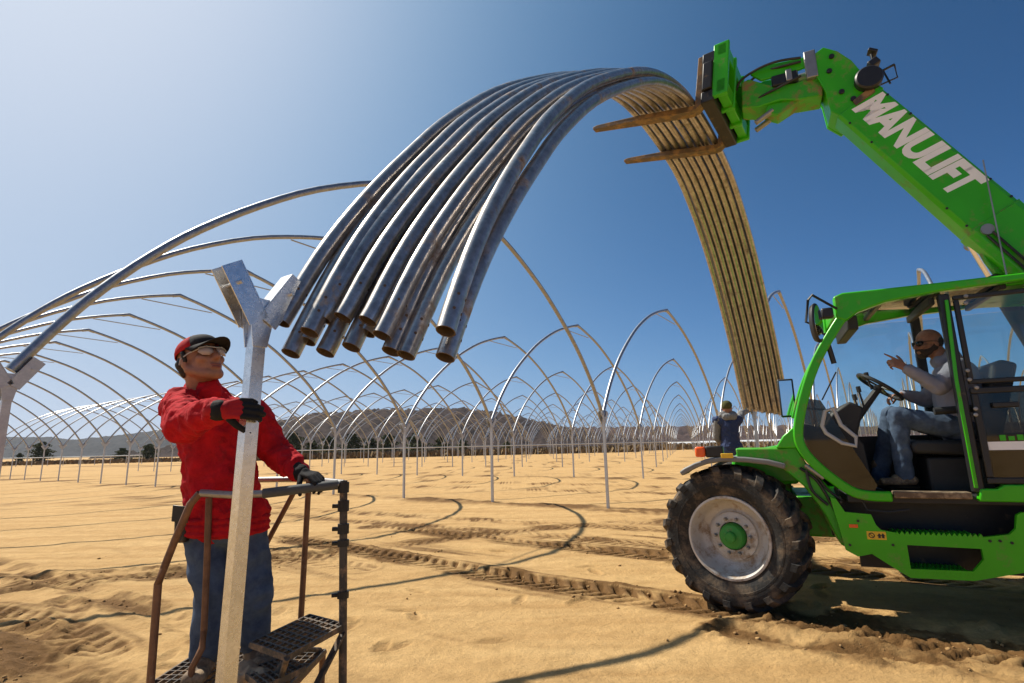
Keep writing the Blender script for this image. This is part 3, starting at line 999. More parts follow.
def bundle_hoop(xl, ds, dz, inward, s_end, trim1, fan0, fan1, label, rr):
    b = TO + THD * xl + TNL * 3.6
    pts = spline([(s, 0, z) for s, z in BPROF], 4)
    n = len(pts)
    # inward offset along the curve normal
    out = []
    for k in range(n):
        t = (pts[min(k + 1, n - 1)] - pts[max(k - 1, 0)]).normalized()
        nn = Vector((t.z, 0, -t.x))
        out.append(pts[k] + nn * inward)
    i1 = n - trim1
    i0 = next(k for k in range(n) if pts[k].x > s_end + 0.004)
    q0 = (s_end - pts[i0 - 1].x) / (pts[i0].x - pts[i0 - 1].x)
    out[i0 - 1] = out[i0 - 1].lerp(out[i0], q0)
    path = []
    for k in range(i0 - 1, i1):
        p = out[k]; s = p.x + ds
        u = k / (n - 1)
        fx = fan0 * max(0, 1 - u / 0.45) ** 1.5 + fan1 * max(0, (u - 0.55) / 0.45)
        w = b + SD * s + THD * fx
        path.append(Vector((w[0], w[1], p.z + dz)))
    r = 0.0395; ri = 0.034
    mb = MB()
    mb.tube(path, r, 16, caps=False, up=(RD[0], RD[1], 0))
    nf = len(mb.f)
    for ends in (path[:5], path[::-1][:5]):
        k0 = len(mb.v)
        mb.tube(ends, ri, 16, caps=False, up=(RD[0], RD[1], 0))
        mb.f.append(tuple(len(mb.v) - 16 + q for q in range(16)))
        # wall at the cut end
        mid = ends[0]
        t = (ends[2] - ends[0]).normalized()
        u0 = Vector((RD[0], RD[1], 0)); s_ = t.cross(u0).normalized(); u_ = s_.cross(t)
        ring = [mid + (s_ * math.cos(2 * PI * j / 16) + u_ * math.sin(2 * PI * j / 16)) * q for q in (r, ri) for j in range(16)]
        mb.add(ring, [(j, (j + 1) % 16, 16 + (j + 1) % 16, 16 + j) for j in range(16)])
    for dd in (0.09, 0.16):
        t = (path[2] - path[0]).normalized()
        c_ = path[0] + t * dd
        u0 = Vector((RD[0], RD[1], 0)); s_ = t.cross(u0).normalized()
        for sg_ in (-1, 1):
            dr_ = (s_ * sg_ * 0.6 - u0 * 0.8).normalized()
            mb.tube([c_ + dr_ * 0.0375, c_ + dr_ * 0.0402], 0.0065, 8)
    me = bpy.data.meshes.new('steel_hoop')
    me.from_pydata(mb.v, [], mb.f)
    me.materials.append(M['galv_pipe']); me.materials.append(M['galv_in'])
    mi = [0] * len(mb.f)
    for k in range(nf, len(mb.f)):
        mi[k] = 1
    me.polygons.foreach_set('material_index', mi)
    me.polygons.foreach_set('use_smooth', [True] * len(mb.f))
    me.set_sharp_from_angle(angle=R(40))
    o = bpy.data.objects.new('steel_hoop', me)
    COL.objects.link(o)
    tag(o, label, 'hoop', 'hoops in the lifted bundle')
    return o

rbn = random.Random(12)
el = [(0.18, 0.04), (0.18, 0.12), (0.18, 0.08), (0.22, 0.14), (0.18, 0.06), (0.16, 0.06), (0.18, 0.08), (0.14, 0.0)]
eu = [(0.2, -0.06), (0.2, 0.14), (0.22, 0.12), (0.22, 0.14), (0.22, 0.14), (0.18, 0.04), (0.2, 0.12)]
for k in range(8):
    bundle_hoop(0.86 + 0.098 * k, -0.014 * k, 0.020 * k + rbn.uniform(-.010, .004), 0.088, el[k][0], 0, el[k][1], -0.012 * k, f'galvanised hoop in the lower layer of the lifted bundle, {ORD[k]} from the fork carriage', rbn)
for k in range(7):
    bundle_hoop(0.905 + 0.098 * k, -0.014 * k, 0.020 * k + rbn.uniform(-.006, .012), 0.0, eu[k][0], rbn.choice([0, 1, 2]), eu[k][1], -0.012 * k, f'galvanised hoop in the upper layer of the lifted bundle, {ORD[k]} from the fork carriage', rbn)

# ------------------------------------------------------------------ telehandler
T = empty('telehandler', (TO[0], TO[1], 0), PI - PHI)
tag(T, 'bright green telehandler with its boom raised, holding the bundle of steel hoops', 'telehandler')
G = M['green']

# chassis
c = MB()
c.bx(-3.75, -0.45, -1.62, -0.58, 0.55, 0.90)
c.bx(-0.44, 0.25, -1.45, -0.80, 0.62, 1.10)
c.bx(-4.1, -3.5, -1.95, -0.25, 0.6, 1.5)
c.build('chassis', M['green_dirty'], T, 0.02)
MB().bx(-0.12, 0.22, -1.75, -0.45, 0.47, 0.74).build('axle', M['black_steel'], T, 0.03)
MB().bx(-3.02, -2.68, -1.75, -0.45, 0.47, 0.74).build('axle', M['black_steel'], T, 0.03)
# engine pod on the far side, rear counterweight
e = MB().prism([(-3.6, 0.75), (-0.75, 0.75), (-0.75, 1.15), (-1.2, 1.28), (-3.4, 1.33), (-3.6, 1.25)], -2.2, -1.68).build('engine_cover', G, T, 0.05)
MB().prism([(-4.35, 0.7), (-4.0, 0.6), (-3.9, 1.55), (-4.2, 1.5)], -1.9, -0.3).build('counterweight', M['black_steel'], T, 0.04)

# wheels -----------------------------------------------------------
def wheel_meshes():
    prof = [(0.335, 0.165), (0.40, 0.200), (0.48, 0.212), (0.535, 0.202), (0.562, 0.165), (0.572, 0.08), (0.574, 0), (0.572, -0.08), (0.562, -0.165), (0.535, -0.202), (0.48, -0.212), (0.40, -0.200), (0.335, -0.165)]
    t = MB().lathe(prof, n=72, closed=True)
    # bead ring and sidewall ridge
    for yy in (0.207,):
        t.lathe([(0.43, yy - .02), (0.437, yy + .003), (0.452, yy + .003), (0.459, yy - .01)], n=72, closed=True)
    nl = 19
    for sgn in (-1, 1):
        for k in range(nl):
            a0 = 2 * PI * (k + (0.5 if sgn > 0 else 0)) / nl
            st = [(-0.02, 0.572, 0.0), (0.06, 0.573, 0.06), (0.12, 0.570, 0.125), (0.165, 0.562, 0.18), (0.196, 0.540, 0.215), (0.206, 0.505, 0.225)]
            vv = []
            for yy, rr, da in st:
                hw = 0.030 if yy < 0.1 else 0.036
                ny_, nr = (0, 1) if yy < 0.15 else ((0.5, 0.86) if yy < 0.18 else ((0.85, 0.5) if yy < 0.2 else (1, 0.1)))
                lift = 0.034 if yy < 0.19 else (0.026 if yy < 0.2 else 0.010)
                for (da2, lf) in ((-hw * 1.15, -0.012), (-hw * .8, lift), (hw * .8, lift), (hw * 1.15, -0.012)):
                    r2 = rr + nr * lf; y2 = (yy + ny_ * lf) * sgn
                    an = a0 + da + da2 / rr
                    vv.append((r2 * math.cos(an), y2, r2 * math.sin(an)))
            ff = []
            n = len(st)
            for q in range(n - 1):
                for w in range(4):
                    w2 = (w + 1) % 4
                    ff.append((q * 4 + w, q * 4 + w2, (q + 1) * 4 + w2, (q + 1) * 4 + w))
            ff.append((3, 2, 1, 0)); ff.append(tuple((n - 1) * 4 + w for w in range(4)))
            t.add(vv, ff)
    tm = t.mesh('tyre', 40); tm.materials.append(M['rubber'])
    rm = MB().lathe([(0.348, 0.172), (0.345, 0.186), (0.328, 0.188), (0.318, 0.172), (0.312, 0.13), (0.298, 0.10), (0.292, 0.055), (0.270, 0.030), (0.225, 0.012), (0.205, 0.020), (0.200, 0.048), (0.175, 0.058), (0.118, 0.058), (0.118, -0.1), (0.30, -0.12), (0.345, -0.17), (0.348, -0.16)], n=56, closed=True).mesh('rim')
    rm.materials.append(M['rim'])
    hb = MB().lathe([(0.001, 0.158), (0.034, 0.156), (0.044, 0.146), (0.047, 0.118), (0.092, 0.110), (0.104, 0.096), (0.112, 0.05), (0.112, 0.0)], n=40).mesh('hub')
    hb.materials.append(M['hub'])
    nt = MB().lathe([(0.015, 0.05), (0.015, 0.078), (0.010, 0.082), (0.010, 0.094), (0.001, 0.094)], n=6).mesh('wheel_nut')
    nt.materials.append(M['steel'])
    return tm, rm, hb, nt
WT, WR, WH, WN = wheel_meshes()

def wheel(x, y, out, steer, label):
    w = empty('wheel', (x, y, 0.592), (0 if out > 0 else PI) + steer, T)
    w['label'] = label
    link('tyre', WT, None, w); link('rim', WR, None, w); link('hub', WH, None, w)
    for k in range(10):
        a = 2 * PI * (k + .3) / 10
        n = link('wheel_nut', WN, None, w)
        n.location = (0.148 * math.cos(a), 0.008, 0.148 * math.sin(a))
    w.rotation_euler.y = 0.2
    return w
wheel(0.07, -0.215, 1, R(-15), 'dusty front wheel nearest the camera, turned away')
wheel(0.05, -1.985, -1, R(-15), 'front wheel on the far side')
wheel(-2.85, -0.215, 1, 0, 'rear wheel nearest the camera')
wheel(-2.85, -1.985, -1, 0, 'rear wheel on the far side')

# front fender (grey mudguard carried over the front wheel)
def arch(path, y0, y1, th):
    mb = MB()
    n = len(path)
    vv = []
    for i, (x, z) in enumerate(path):
        a = path[max(i - 1, 0)]; b = path[min(i + 1, n - 1)]
        t = Vector((b[0] - a[0], b[1] - a[1])).normalized()
        nx_, nz_ = -t.y, t.x
        if nz_ < 0: nx_, nz_ = -nx_, -nz_
        for (yy, o) in ((y0, 0), (y1, 0), (y1, -th), (y0, -th)):
            vv.append((x + nx_ * o, yy, z + nz_ * o))
    ff = []
    for i in range(n - 1):
        for j in range(4):
            j2 = (j + 1) % 4
            ff.append((i * 4 + j, i * 4 + j2, (i + 1) * 4 + j2, (i + 1) * 4 + j))
    ff.append((3, 2, 1, 0)); ff.append(tuple((n - 1) * 4 + j for j in range(4)))
    return mb.add(vv, ff)
fp = [tl(*p) for p in [(679, 472), (684, 468), (694, 463), (706, 459), (722, 456.5), (745, 457), (768, 459.5), (786, 464)]]
arch(fp, -0.40, 0.0, 0.045).build('mudguard', M['grey'], T, 0.012)
# support, lamp and reflector on the mudguard
x0, z0 = tl(699, 452)
MB().bx(x0 - 0.05, x0 + 0.035, -0.11, 0.0, z0 - 0.045, z0 + 0.045).build('indicator_lamp', M['orange'], T, 0.015)
MB().bx(x0 - 0.20, x0 - 0.052, -0.12, -0.01, z0 - 0.05, z0 + 0.05).build('lamp_housing', M['black'], T, 0.012)
x0, z0 = tl(727, 455.5)
MB().bx(x0 - 0.050, x0 + 0.050, -0.01, 0.007, z0 - 0.022, z0 + 0.018).build('reflector', M['yellow'], T, 0.004)
# green wheel-arch panel and cowl in front of the cab
wa = [tl(*p) for p in [(735, 448.5), (780, 448), (797, 447), (806, 462), (832, 490), (848, 520), (854, 552), (842, 546), (826, 515), (806, 488), (782, 468), (760, 461), (737, 458)]]
MB().prism(wa, -0.62, -0.06).build('wheel_arch', M['green_dirty'], T, 0.012)
cw = [tl(*p) for p in [(776, 448), (783, 436), (792, 428), (800, 424), (803, 448)]]
MB().prism(cw, -0.16, -0.02).build('cowl_bracket', G, T, 0.01)
MB().prism([(-0.06, 1.30), (0.05, 1.26), (0.10, 1.0), (-0.5, 1.0), (-0.55, 1.37), (-0.48, 1.37)], -1.62, -0.64).build('front_cowl', G, T, 0.03)
MB().prism([(-0.1, 1.0), (0.28, 0.95), (0.34, 0.80), (0.34, 0.55), (-0.1, 0.55)], -1.45, -0.85).build('front_frame', M['green_dirty'], T, 0.03)
# small steering ram and hoses behind the wheel
a = tl(805, 465, -0.03); b = tl(824, 478, -0.03)
MB().tube([(a[0], -0.03, a[1]), (b[0], -0.03, b[1])], 0.020, 12).build('hydraulic_fitting', M['steel'], T)
for k, pts in enumerate([[(806, 470), (812, 490), (828, 505)], [(800, 468), (818, 482), (836, 512)], [(812, 468), (826, 488), (842, 500)]]):
    q = [tl(px, py, -0.04) for px, py in pts]
    MB().tube(spline([(x, -0.035 - .015 * k, z) for x, z in q], 6), 0.012, 8).build('hose', M['black'], T)

# side step plate ---------------------------------------------------
outer = [(830, 497), (836, 499), (845, 512), (871, 514.5), (876, 525), (881, 530), (897, 533)]
teeth_top = []
nt_ = 17
for k in range(nt_):
    u = k / (nt_ - 1)
    px = 897 + 84 * u; py = 533 + 3 * u
    teeth_top += [(px, py - 1.9), (px + 2.3, py + 1.4)]
outer += teeth_top + [(1010, 534.5), (1016, 529), (1017, 515), (1022, 512.5)]
loc = [tl(*p) for p in outer]
zt = loc[-1][1]
loc += [(-2.25, zt), (-2.25, 0.47), (-2.05, 0.43)]
low = [(1023, 573), (975, 581), (911, 578), (899, 571), (872, 554), (858, 556.5), (846, 550)]
loc += [tl(*p) for p in low]
hole = [(907, 545), (982, 549), (984, 560), (974, 571.5), (911, 569)]
hl = [tl(*p) for p in hole]
# plate with the lower step opening: left, right, top and bottom strips around the hole
bm = bmesh.new()
vo = [bm.verts.new((x, 0, z)) for x, z in loc]
vh = [bm.verts.new((x, 0, z)) for x, z in hl]
eo = [bm.edges.new((vo[i], vo[(i + 1) % len(vo)])) for i in range(len(vo))]
eh = [bm.edges.new((vh[i], vh[(i + 1) % len(vh)])) for i in range(len(vh))]
bmesh.ops.triangle_fill(bm, use_beauty=True, edges=eo + eh)
hx0, hx1 = min(p[0] for p in hl), max(p[0] for p in hl); hz0, hz1 = min(p[1] for p in hl), max(p[1] for p in hl)
from mathutils.geometry import intersect_point_tri_2d
def inside(poly, x, z):
    r_ = False
    for i in range(len(poly)):
        x1, z1 = poly[i]; x2, z2 = poly[i - 1]
        if (z1 > z) != (z2 > z) and x < (x2 - x1) * (z - z1) / (z2 - z1) + x1:
            r_ = not r_
    return r_
kill = [f for f in bm.faces if inside(hl, f.calc_center_median().x, f.calc_center_median().z) or not inside(loc, f.calc_center_median().x, f.calc_center_median().z)]
bmesh.ops.delete(bm, geom=kill, context='FACES_ONLY')
ex = bmesh.ops.extrude_face_region(bm, geom=list(bm.faces))
for v in ex['geom']:
    if isinstance(v, bmesh.types.BMVert):
        v.co.y -= 0.035
bmesh.ops.recalc_face_normals(bm, faces=bm.faces)
me = bpy.data.meshes.new('side_plate')
bm.to_mesh(me); bm.free()
side = link('side_plate', me, G, T)
# step boxes behind the openings
sb = MB()
x_a = hl[0][0] + .03; x_b = hl[1][0] - .03
sb.bx(x_b - .30, x_a + .25, -0.34, -0.30, hz0 - .06, 0.62)
sb.build('step_back', M['black_steel'], T)
sx0 = tl(981, 536)[0]; sx1 = tl(897, 533)[0]
MB().bx(sx0 - 0.45, sx1 + 0.40, -0.42, -0.36, 0.60, 0.90).build('step_back', M['black_steel'], T)
def step(x0, x1, z, name):
    mb = MB()
    mb.bx(x0, x1, -0.33, -0.04, z - 0.02, z)
    n = 14
    for k in range(n):
        x = x0 + (x1 - x0) * (k + .5) / n
        for yy in (-0.08, -0.18, -0.28):
            mb.prism([(x - .010, z), (x + .010, z), (x, z + .012)], yy - .03, yy + .03)
    return mb.build(name, G, T)
step(sx0, sx1, 0.675, 'step')
step(tl(974, 575)[0], tl(911, 573)[0], tl(940, 572)[1] - .005, 'step')
lt = MB()
xa, za = tl(911, 573); xb, zb = tl(974, 576)
for k in range(13):
    u = k / 12
    x = xa + (xb - xa) * u; z = za + (zb - za) * u
    lt.prism([(x - .016, z - .012), (x + .016, z - .012), (x + .004, z + .02)], -0.03, 0.0015)
lt.build('step_teeth', G, T)
# decals on the plate
x0, z0 = tl(853.5, 526)
MB().bx(x0 - .03, x0 + .03, 0.0, 0.004, z0 - .013, z0 + .013).build('side_marker', M['orange'], T, 0.002)
x0, z0 = tl(876.5, 535.5)
dc = MB().bx(x0 - .063, x0 + .063, 0.0, 0.003, z0 - .030, z0 + .030).build('warning_label', M['yellow'], T)
pk = MB()
for dx in (-.018, -.042):
    xx = x0 + dx
    pk.prism([(xx - .008, z0 - .018), (xx + .008, z0 - .018), (xx + .008, z0 - .002), (xx + .015, z0 - .002), (xx, z0 + .018), (xx - .015, z0 - .002), (xx - .008, z0 - .002)], 0.0035, 0.0055)
pk.tube([(x0 + .032 + .018 * math.cos(t), 0.0045, z0 + .018 * math.sin(t)) for t in np.linspace(0, 2 * PI, 13)[:-1]], 0.003, 5, closed=True, up=(0, 1, 0))
pk.bar((x0 + .02, 0.0045, z0 - .012), (x0 + .044, 0.0045, z0 + .012), .002, .004)
pk.build('pictogram', M['black'], dc)

# cab ---------------------------------------------------------------
ring = spline([(x, 0, z) for x, z in [tl(*p) for p in [(848, 309), (832, 333), (816, 362), (805, 394), (798.5, 427), (801.5, 447), (819, 467.5), (847, 488.5), (866, 495.5), (893, 497)]]], 5)
ringn = [Vector((p.x, -0.035, p.z)) for p in ring]
MB().rtube(ringn, 0.075, 0.068, up=(0, 1, 0)).build('pillar', G, T, 0.012).__setitem__('label', 'curved bright green front pillar on the near side')
ringf = [Vector((p.x, -0.93, p.z)) for p in ring[:19]]
MB().rtube(ringf, 0.060, 0.068, up=(0, 1, 0)).build('pillar', G, T, 0.012)
rtop = [tl(*p) for p in [(833, 297), (842, 293), (885, 288.5), (940, 282.5), (1023, 272.8)]]
rbot = [tl(*p) for p in [(1023, 280), (938, 291.5), (885, 302), (858, 312), (846, 321), (836, 318)]]
ext = (rtop[-1][0] - 0.62, rtop[-1][1] - 0.01)
ext2 = (ext[0], ext[1] - 0.09)
roofp = rtop + [ext, ext2] + rbot
MB().prism(roofp, -0.075, 0.012).build('roof_beam', G, T, 0.012).__setitem__('label', 'bright green roof edge on the near side')
MB().prism(roofp, -0.965, -0.885).build('roof_beam', G, T, 0.012)
fx, fz = tl(838, 303)
MB().bx(fx - 0.10, fx + 0.01, -0.89, -0.07, fz - 0.06, fz + 0.045).build('roof_cross_beam', G, T, 0.012)
MB().bx(-2.75, -2.05, -0.89, -0.07, 2.52, 2.585).build('roof_panel', G, T, 0.01)
zr = 2.555
MB().bx(-2.05, fx - 0.11, -0.885, -0.08, zr - .004, zr + .004).build('roof_window', M['glass'], T)
for xx in (-1.25, -1.62, -2.03):
    MB().bx(xx - .02, xx + .02, -0.885, -0.08, zr - .05, zr - .01).build('roof_bar', M['black'], T, 0.006)
# roof lining strip behind the front beam, light panel
MB().bx(-1.60, -1.56, -0.86, -0.10, 2.44, 2.50).build('headliner_rail', M['interior'], T, 0.01)
# rear and centre pillars
pil = MB()
pil.bx(-1.672, -1.602, -0.075, -0.004, 0.99, 2.50)
pil.build('centre_pillar', M['black'], T, 0.012)
gx = [tl(947, 300, 0.008), tl(957, 380, 0.008), tl(977, 488, 0.008)]
MB().rtube([(x + .004, 0.008, z) for x, z in gx], 0.022, 0.020, up=(0, 1, 0)).build('pillar_trim', G, T, 0.004)
MB().bx(-2.70, -2.60, -0.075, -0.004, 0.99, 2.50).build('rear_pillar', M['black'], T, 0.012)
MB().bx(-1.672, -1.602, -0.96, -0.89, 0.99, 2.50).build('centre_pillar', M['black'], T, 0.012)
MB().bx(-2.70, -2.60, -0.96, -0.89, 0.99, 2.50).build('rear_pillar', M['black'], T, 0.012)
# floor, sill
MB().bx(-2.70, -0.80, -0.95, -0.05, 0.90, 0.965).build('cab_floor', M['interior'], T, 0.01)
MB().bx(tl(972, 494)[0], tl(894, 494)[0], -0.10, 0.010, 0.945, 0.995).build('door_sill', M['leather'], T, 0.008)
MB().prism([(-1.62, 0.93), (-2.75, 0.93), (-2.75, 1.05), (-1.78, 1.05), (-1.74, 1.02), (-1.64, 1.02)], -0.06, 0.014).build('sill_beam', G, T, 0.01)
# far side wall low part and rear wall
MB().bx(-2.60, -0.62, -0.955, -0.93, 0.965, 1.42).build('far_side_panel', M['interior'], T, 0.006)
MB().bx(-2.72, -2.69, -0.90, -0.06, 0.965, 1.75).build('rear_panel', M['interior'], T, 0.006)
# glazing
ws = MB()
vv = []
wp = [p for p in ring[:25]]
for p in wp:
    vv += [(p.x + .012, -0.07, p.z), (p.x + .012, -0.895, p.z)]
ff = [(2 * i, 2 * i + 1, 2 * i + 3, 2 * i + 2) for i in range(len(wp) - 1)]
ws.add(vv, ff).build('windscreen', M['glass'], T, sharp=180)
MB().bx(-1.60, -0.95, -0.940, -0.934, 1.44, 2.48).build('far_window', M['glass'], T)
MB().bx(-2.60, -1.68, -0.940, -0.934, 1.44, 2.48).build('far_window', M['glass'], T)
MB().bx(-2.712, -2.706, -0.88, -0.08, 1.77, 2.48).build('rear_window', M['glass'], T)
# door folded back along the side: upper pane and lower smoked pane in black frames
dr = empty('door', (0, 0, 0), 0, T)
dr['label'] = 'two-part black framed door panel behind the open doorway'
def frame(x0, x1, z0, z1, w, y0, y1):
    mb = MB()
    mb.bx(x0, x1, y0, y1, z1 - w, z1); mb.bx(x0, x1, y0, y1, z0, z0 + w)
    mb.bx(x0, x0 + w, y0 + .001, y1 - .001, z0 + w, z1 - w); mb.bx(x1 - w, x1, y0 + .001, y1 - .001, z0 + w, z1 - w)
    return mb
frame(-2.585, -1.69, 1.785, 2.475, 0.035, -0.032, 0.004).build('frame', M['black'], dr, 0.008)
MB().bx(-2.55, -1.725, -0.016, -0.010, 1.82, 2.44).build('pane', M['glass'], dr)
frame(-2.585, -1.69, 1.055, 1.755, 0.045, -0.032, 0.006).build('frame', M['black'], dr, 0.008)
MB().bx(-2.54, -1.735, -0.016, -0.010, 1.10, 1.71).build('pane', M['dark_glass'], dr)
for (px, py) in [(960.5, 297), (960.5, 304), (962, 371), (964, 380), (971, 388), (970, 409), (970, 415)]:
    x0, z0 = tl(px, py)
    MB().lathe([(0.014, 0.0), (0.014, 0.016), (0.009, 0.020), (0.001, 0.020)], c=(x0 - .03, 0.003, z0), n=12).build('hinge_bolt', M['steel'], dr)
st = MB().bx(*[tl(989, 462)[0], tl(1040, 462)[0]], -0.010, -0.0065, 1.295, 1.355).build('sticker', M['white'], dr)
sg = MB()
for k in range(7):
    sg.bx(-1.81 - .05 * k, -1.845 - .05 * k, -0.0065, -0.0045, 1.362, 1.362 + (0.03 if k % 2 else 0.04))
sg.build('sticker_print', M['green'], dr)
MB().bx(-1.95, -1.80, -0.01, 0.028, 1.60, 1.64).build('handle', M['black'], dr, 0.008)
# lower front quarter pane in the ring and light grey grab handle
qp = [(p.x, p.z) for p in ring[18:44]]
qp = [(p.x - .03, p.z + .02) for p in ring[16:42]]
qp.append((qp[-1][0] - .03, qp[-1][1] + .06)); qp.append((qp[-1][0] + .10, qp[-1][1] + .22)); qp.append((qp[0][0] - 0.10, qp[0][1] - .02))
MB().prism(qp, -0.060, -0.054).build('quarter_pane', M['dark_glass'], T)
kick = [(p.x - .06, p.z + .03) for p in ring[20:44]]
kick += [(-1.02, 1.02), (-1.00, 1.35), (-0.90, 1.52), (-0.72, 1.50)]
MB().prism(kick, -0.34, -0.28).build('side_console', M['interior'], T, 0.01)
gh = [tl(px, py, -0.035) for px, py in [(822, 426), (825, 411), (833, 408), (841, 425), (856, 437), (856, 446), (842, 443), (826, 433)]]
MB().tube([(x, -0.035, z) for x, z in gh], 0.016, 8, closed=True, up=(0, 1, 0)).build('grab_handle', M['ltgrey'], T)
# mirrors
def mirror(label, armpts, c, w, h, rz):
    mm = empty('mirror', c, rz, T)
    mm['label'] = label
    MB().lathe([(0.001, -.035), (0.5, -.03), (0.56, 0.0), (0.54, .012), (0.001, .012)], n=24).build('shell', M['black'], mm).scale = (w, 1, h)
    MB().lathe([(0.001, .0135), (0.49, .0135), (0.49, .016), (0.001, .016)], n=24).build('mirror_glass', M['mirror'], mm).scale = (w, 1, h)
    iv = Matrix.Translation(Vector(c)) @ Matrix.Rotation(rz, 4, 'Z')
    iv = iv.inverted()
    MB().tube([iv @ Vector(p) for p in armpts], 0.011, 8).build('arm', M['black'], mm)
mp_ = [tl(px, py, 0.16) for px, py in [(836, 299), (812, 295), (808, 300), (806, 322)]]
cx, cz = tl(817, 323, 0.16)
mirror('oval black mirror on the near front corner of the roof', [(mp_[0][0] - .02, 0.0, mp_[0][1] - .05), (mp_[1][0], 0.16, mp_[1][1]), (mp_[2][0], 0.16, mp_[2][1]), (mp_[3][0], 0.16, mp_[3][1]), (cx, 0.165, cz - .03)], (cx, 0.16, cz), 0.15, 0.30, R(62))
xb_, zb_ = tl(826, 312, 0.03)
MB().bx(xb_ - .05, xb_ + .04, 0.0, 0.07, zb_ - .06, zb_ + .03).build('work_lamp', M['black'], T, 0.015)
# far-side mirror, square
cx, cz = tl(787, 398, -1.2)
fm = empty('mirror', (cx, -1.2, cz), 0, T)
fm['label'] = 'square mirror on the far side in front of the hoops'
MB().bx(-.075, .075, -.025, .0, -.20, .20).build('shell', M['black'], fm, 0.015)
MB().bx(-.058, .058, .0, .005, -.18, .18).build('mirror_glass', M['mirror'], fm)
MB().tube([(-.06, -.02, -.10), (-.30, 0.1, -.14), (-.45, 0.25, -.2)], 0.012, 8).build('arm', M['black'], fm)
# interior: seat, dash, steering
seat = empty('seat', (0, 0, 0), 0, T)
MB().prism([(-1.86, 1.36), (-1.36, 1.38), (-1.32, 1.34), (-1.34, 1.27), (-1.86, 1.24)], -0.74, -0.28).build('cushion', M['interior'], seat, 0.03, seg=3)
MB().prism([(-1.80, 1.36), (-1.92, 1.38), (-2.10, 1.95), (-2.00, 1.99), (-1.93, 1.95)], -0.74, -0.28).build('backrest', M['interior'], seat, 0.03, seg=3)
MB().bx(-1.84, -1.42, -0.70, -0.32, 0.965, 1.24).build('pedestal', M['interior'], seat, 0.02)
MB().tube([(-1.95, -0.22, 1.62), (-1.5, -0.22, 1.60)], 0.03, 10).build('armrest', M['interior'], seat)
dash = MB().prism([(-0.62, 1.36), (-0.80, 1.62), (-0.95, 1.72), (-1.05, 1.66), (-0.98, 1.45), (-0.95, 1.00), (-0.75, 1.05)], -0.88, -0.34).build('dashboard', M['interior'], T, 0.02)
c0 = Vector((-1.21, -0.5, 1.84))
axs = Vector((-0.62, 0, 0.78)).normalized()
MB().tube([c0, c0 - axs * 0.35], 0.04, 10, scale=[.7, 1]).build('steering_column', M['interior'], T)
sw = MB()
u1 = Vector((0, 1, 0)); u2 = axs.cross(u1)
sw.tube([c0 + (u1 * math.cos(t) + u2 * math.sin(t)) * 0.185 for t in np.linspace(0, 2 * PI, 29)[:-1]], 0.016, 10, closed=True, up=axs)
for t in (0.5, 2.6, 4.7):
    sw.bar(c0 + axs * .0, c0 + (u1 * math.cos(t) + u2 * math.sin(t)) * 0.18, 0.03, 0.012, up=axs)
sw.lathe([(0.045, -.015), (0.045, .012), (0.02, .02), (0.001, .02)], c=c0, axis='z', n=16)
sw.build('steering_wheel', M['black'], T)
for px, py, ln in [(862, 392, .14), (858, 400, .12), (870, 378, .10)]:
    x0, z0 = tl(px, py, -0.38)
    MB().tube([(x0, -0.38, z0 - ln), (x0 + .02, -0.38, z0)], 0.008, 8).tube([(x0 + .02, -0.38, z0), (x0 + .025, -0.38, z0 + .05)], 0.018, 8).build('lever', M['interior'], T)
# front pillar visor, sun-blind seen under the roof
MB().bx(-1.06, -0.98, -0.86, -0.10, 2.30, 2.42).build('wiper_motor_cover', M['interior'], T, 0.01)

# boom ----------------------------------------------------------------
BD = Vector((math.cos(R(59)), 0, math.sin(R(59))))
BN = Vector((-BD.z, 0, BD.x))                 # up side of the boom
YC = -1.05
BE = Vector((-1.51, YC, 4.785))
BP = BE - BD * 3.32
boom = empty('boom', (0, 0, 0), 0, T)
def boom_box(t0, t1, dep, wid, ch, name, mt, low=0.0):
    hd_ = dep / 2; hw = wid / 2
    prof = [(-hw + ch, -hd_), (hw - ch, -hd_), (hw, -hd_ + ch), (hw, hd_ - ch * 1.4), (hw - ch * 1.0, hd_), (-hw + ch, hd_), (-hw, hd_ - ch * 1.4), (-hw, -hd_ + ch)]
    vv = []
    for t in (t0, t1):
        for a, b in prof:
            p = BP + BD * t + Vector((0, a + 0.07, 0)) + BN * (b - low)
            vv.append(p)
    k = len(prof)
    ff = [(j, (j + 1) % k, k + (j + 1) % k, k + j) for j in range(k)] + [tuple(range(k - 1, -1, -1)), tuple(range(k, 2 * k))]
    return MB().add(vv, ff).build(name, mt, boom, 0.006)
boom_box(1.2, 3.34, 0.46, 0.26, 0.030, 'inner_section', G, 0.035)
boom_box(-0.15, 1.66, 0.49, 0.29, 0.050, 'outer_section', G, 0.035)
# nose at the top, arm to the carriage
nose = [(-1.70, 4.86), (-1.56, 5.05), (-1.47, 5.26), (-1.36, 5.41), (-1.24, 5.50), (-1.13, 5.44), (-1.12, 5.25), (-1.20, 4.99), (-1.22, 4.75), (-1.34, 4.62)]
nz_ = MB()
for s in (-1, 1):
    nz_.prism(nose, YC + s * 0.185, YC + s * 0.150)
nz_.prism([(x * 0.96 - 0.055, z * 0.985 + 0.075) for x, z in nose], YC - 0.149, YC + 0.149)
nz_.build('boom_head', G, boom, 0.006)
arm = [(-1.20, 5.24), (-0.95, 5.20), (-0.72, 5.24), (-0.50, 5.40), (-0.42, 5.38), (-0.40, 5.08), (-0.55, 5.03), (-0.78, 5.05), (-0.95, 5.00), (-1.18, 4.98)]
MB().prism(arm, YC - 0.14, YC + 0.14).build('head_arm', M['green_dirty'], boom, 0.01)
arm2 = [(-1.16, 5.46), (-0.95, 5.47), (-0.66, 5.50), (-0.52, 5.44), (-0.62, 5.33), (-0.95, 5.33), (-1.14, 5.36)]
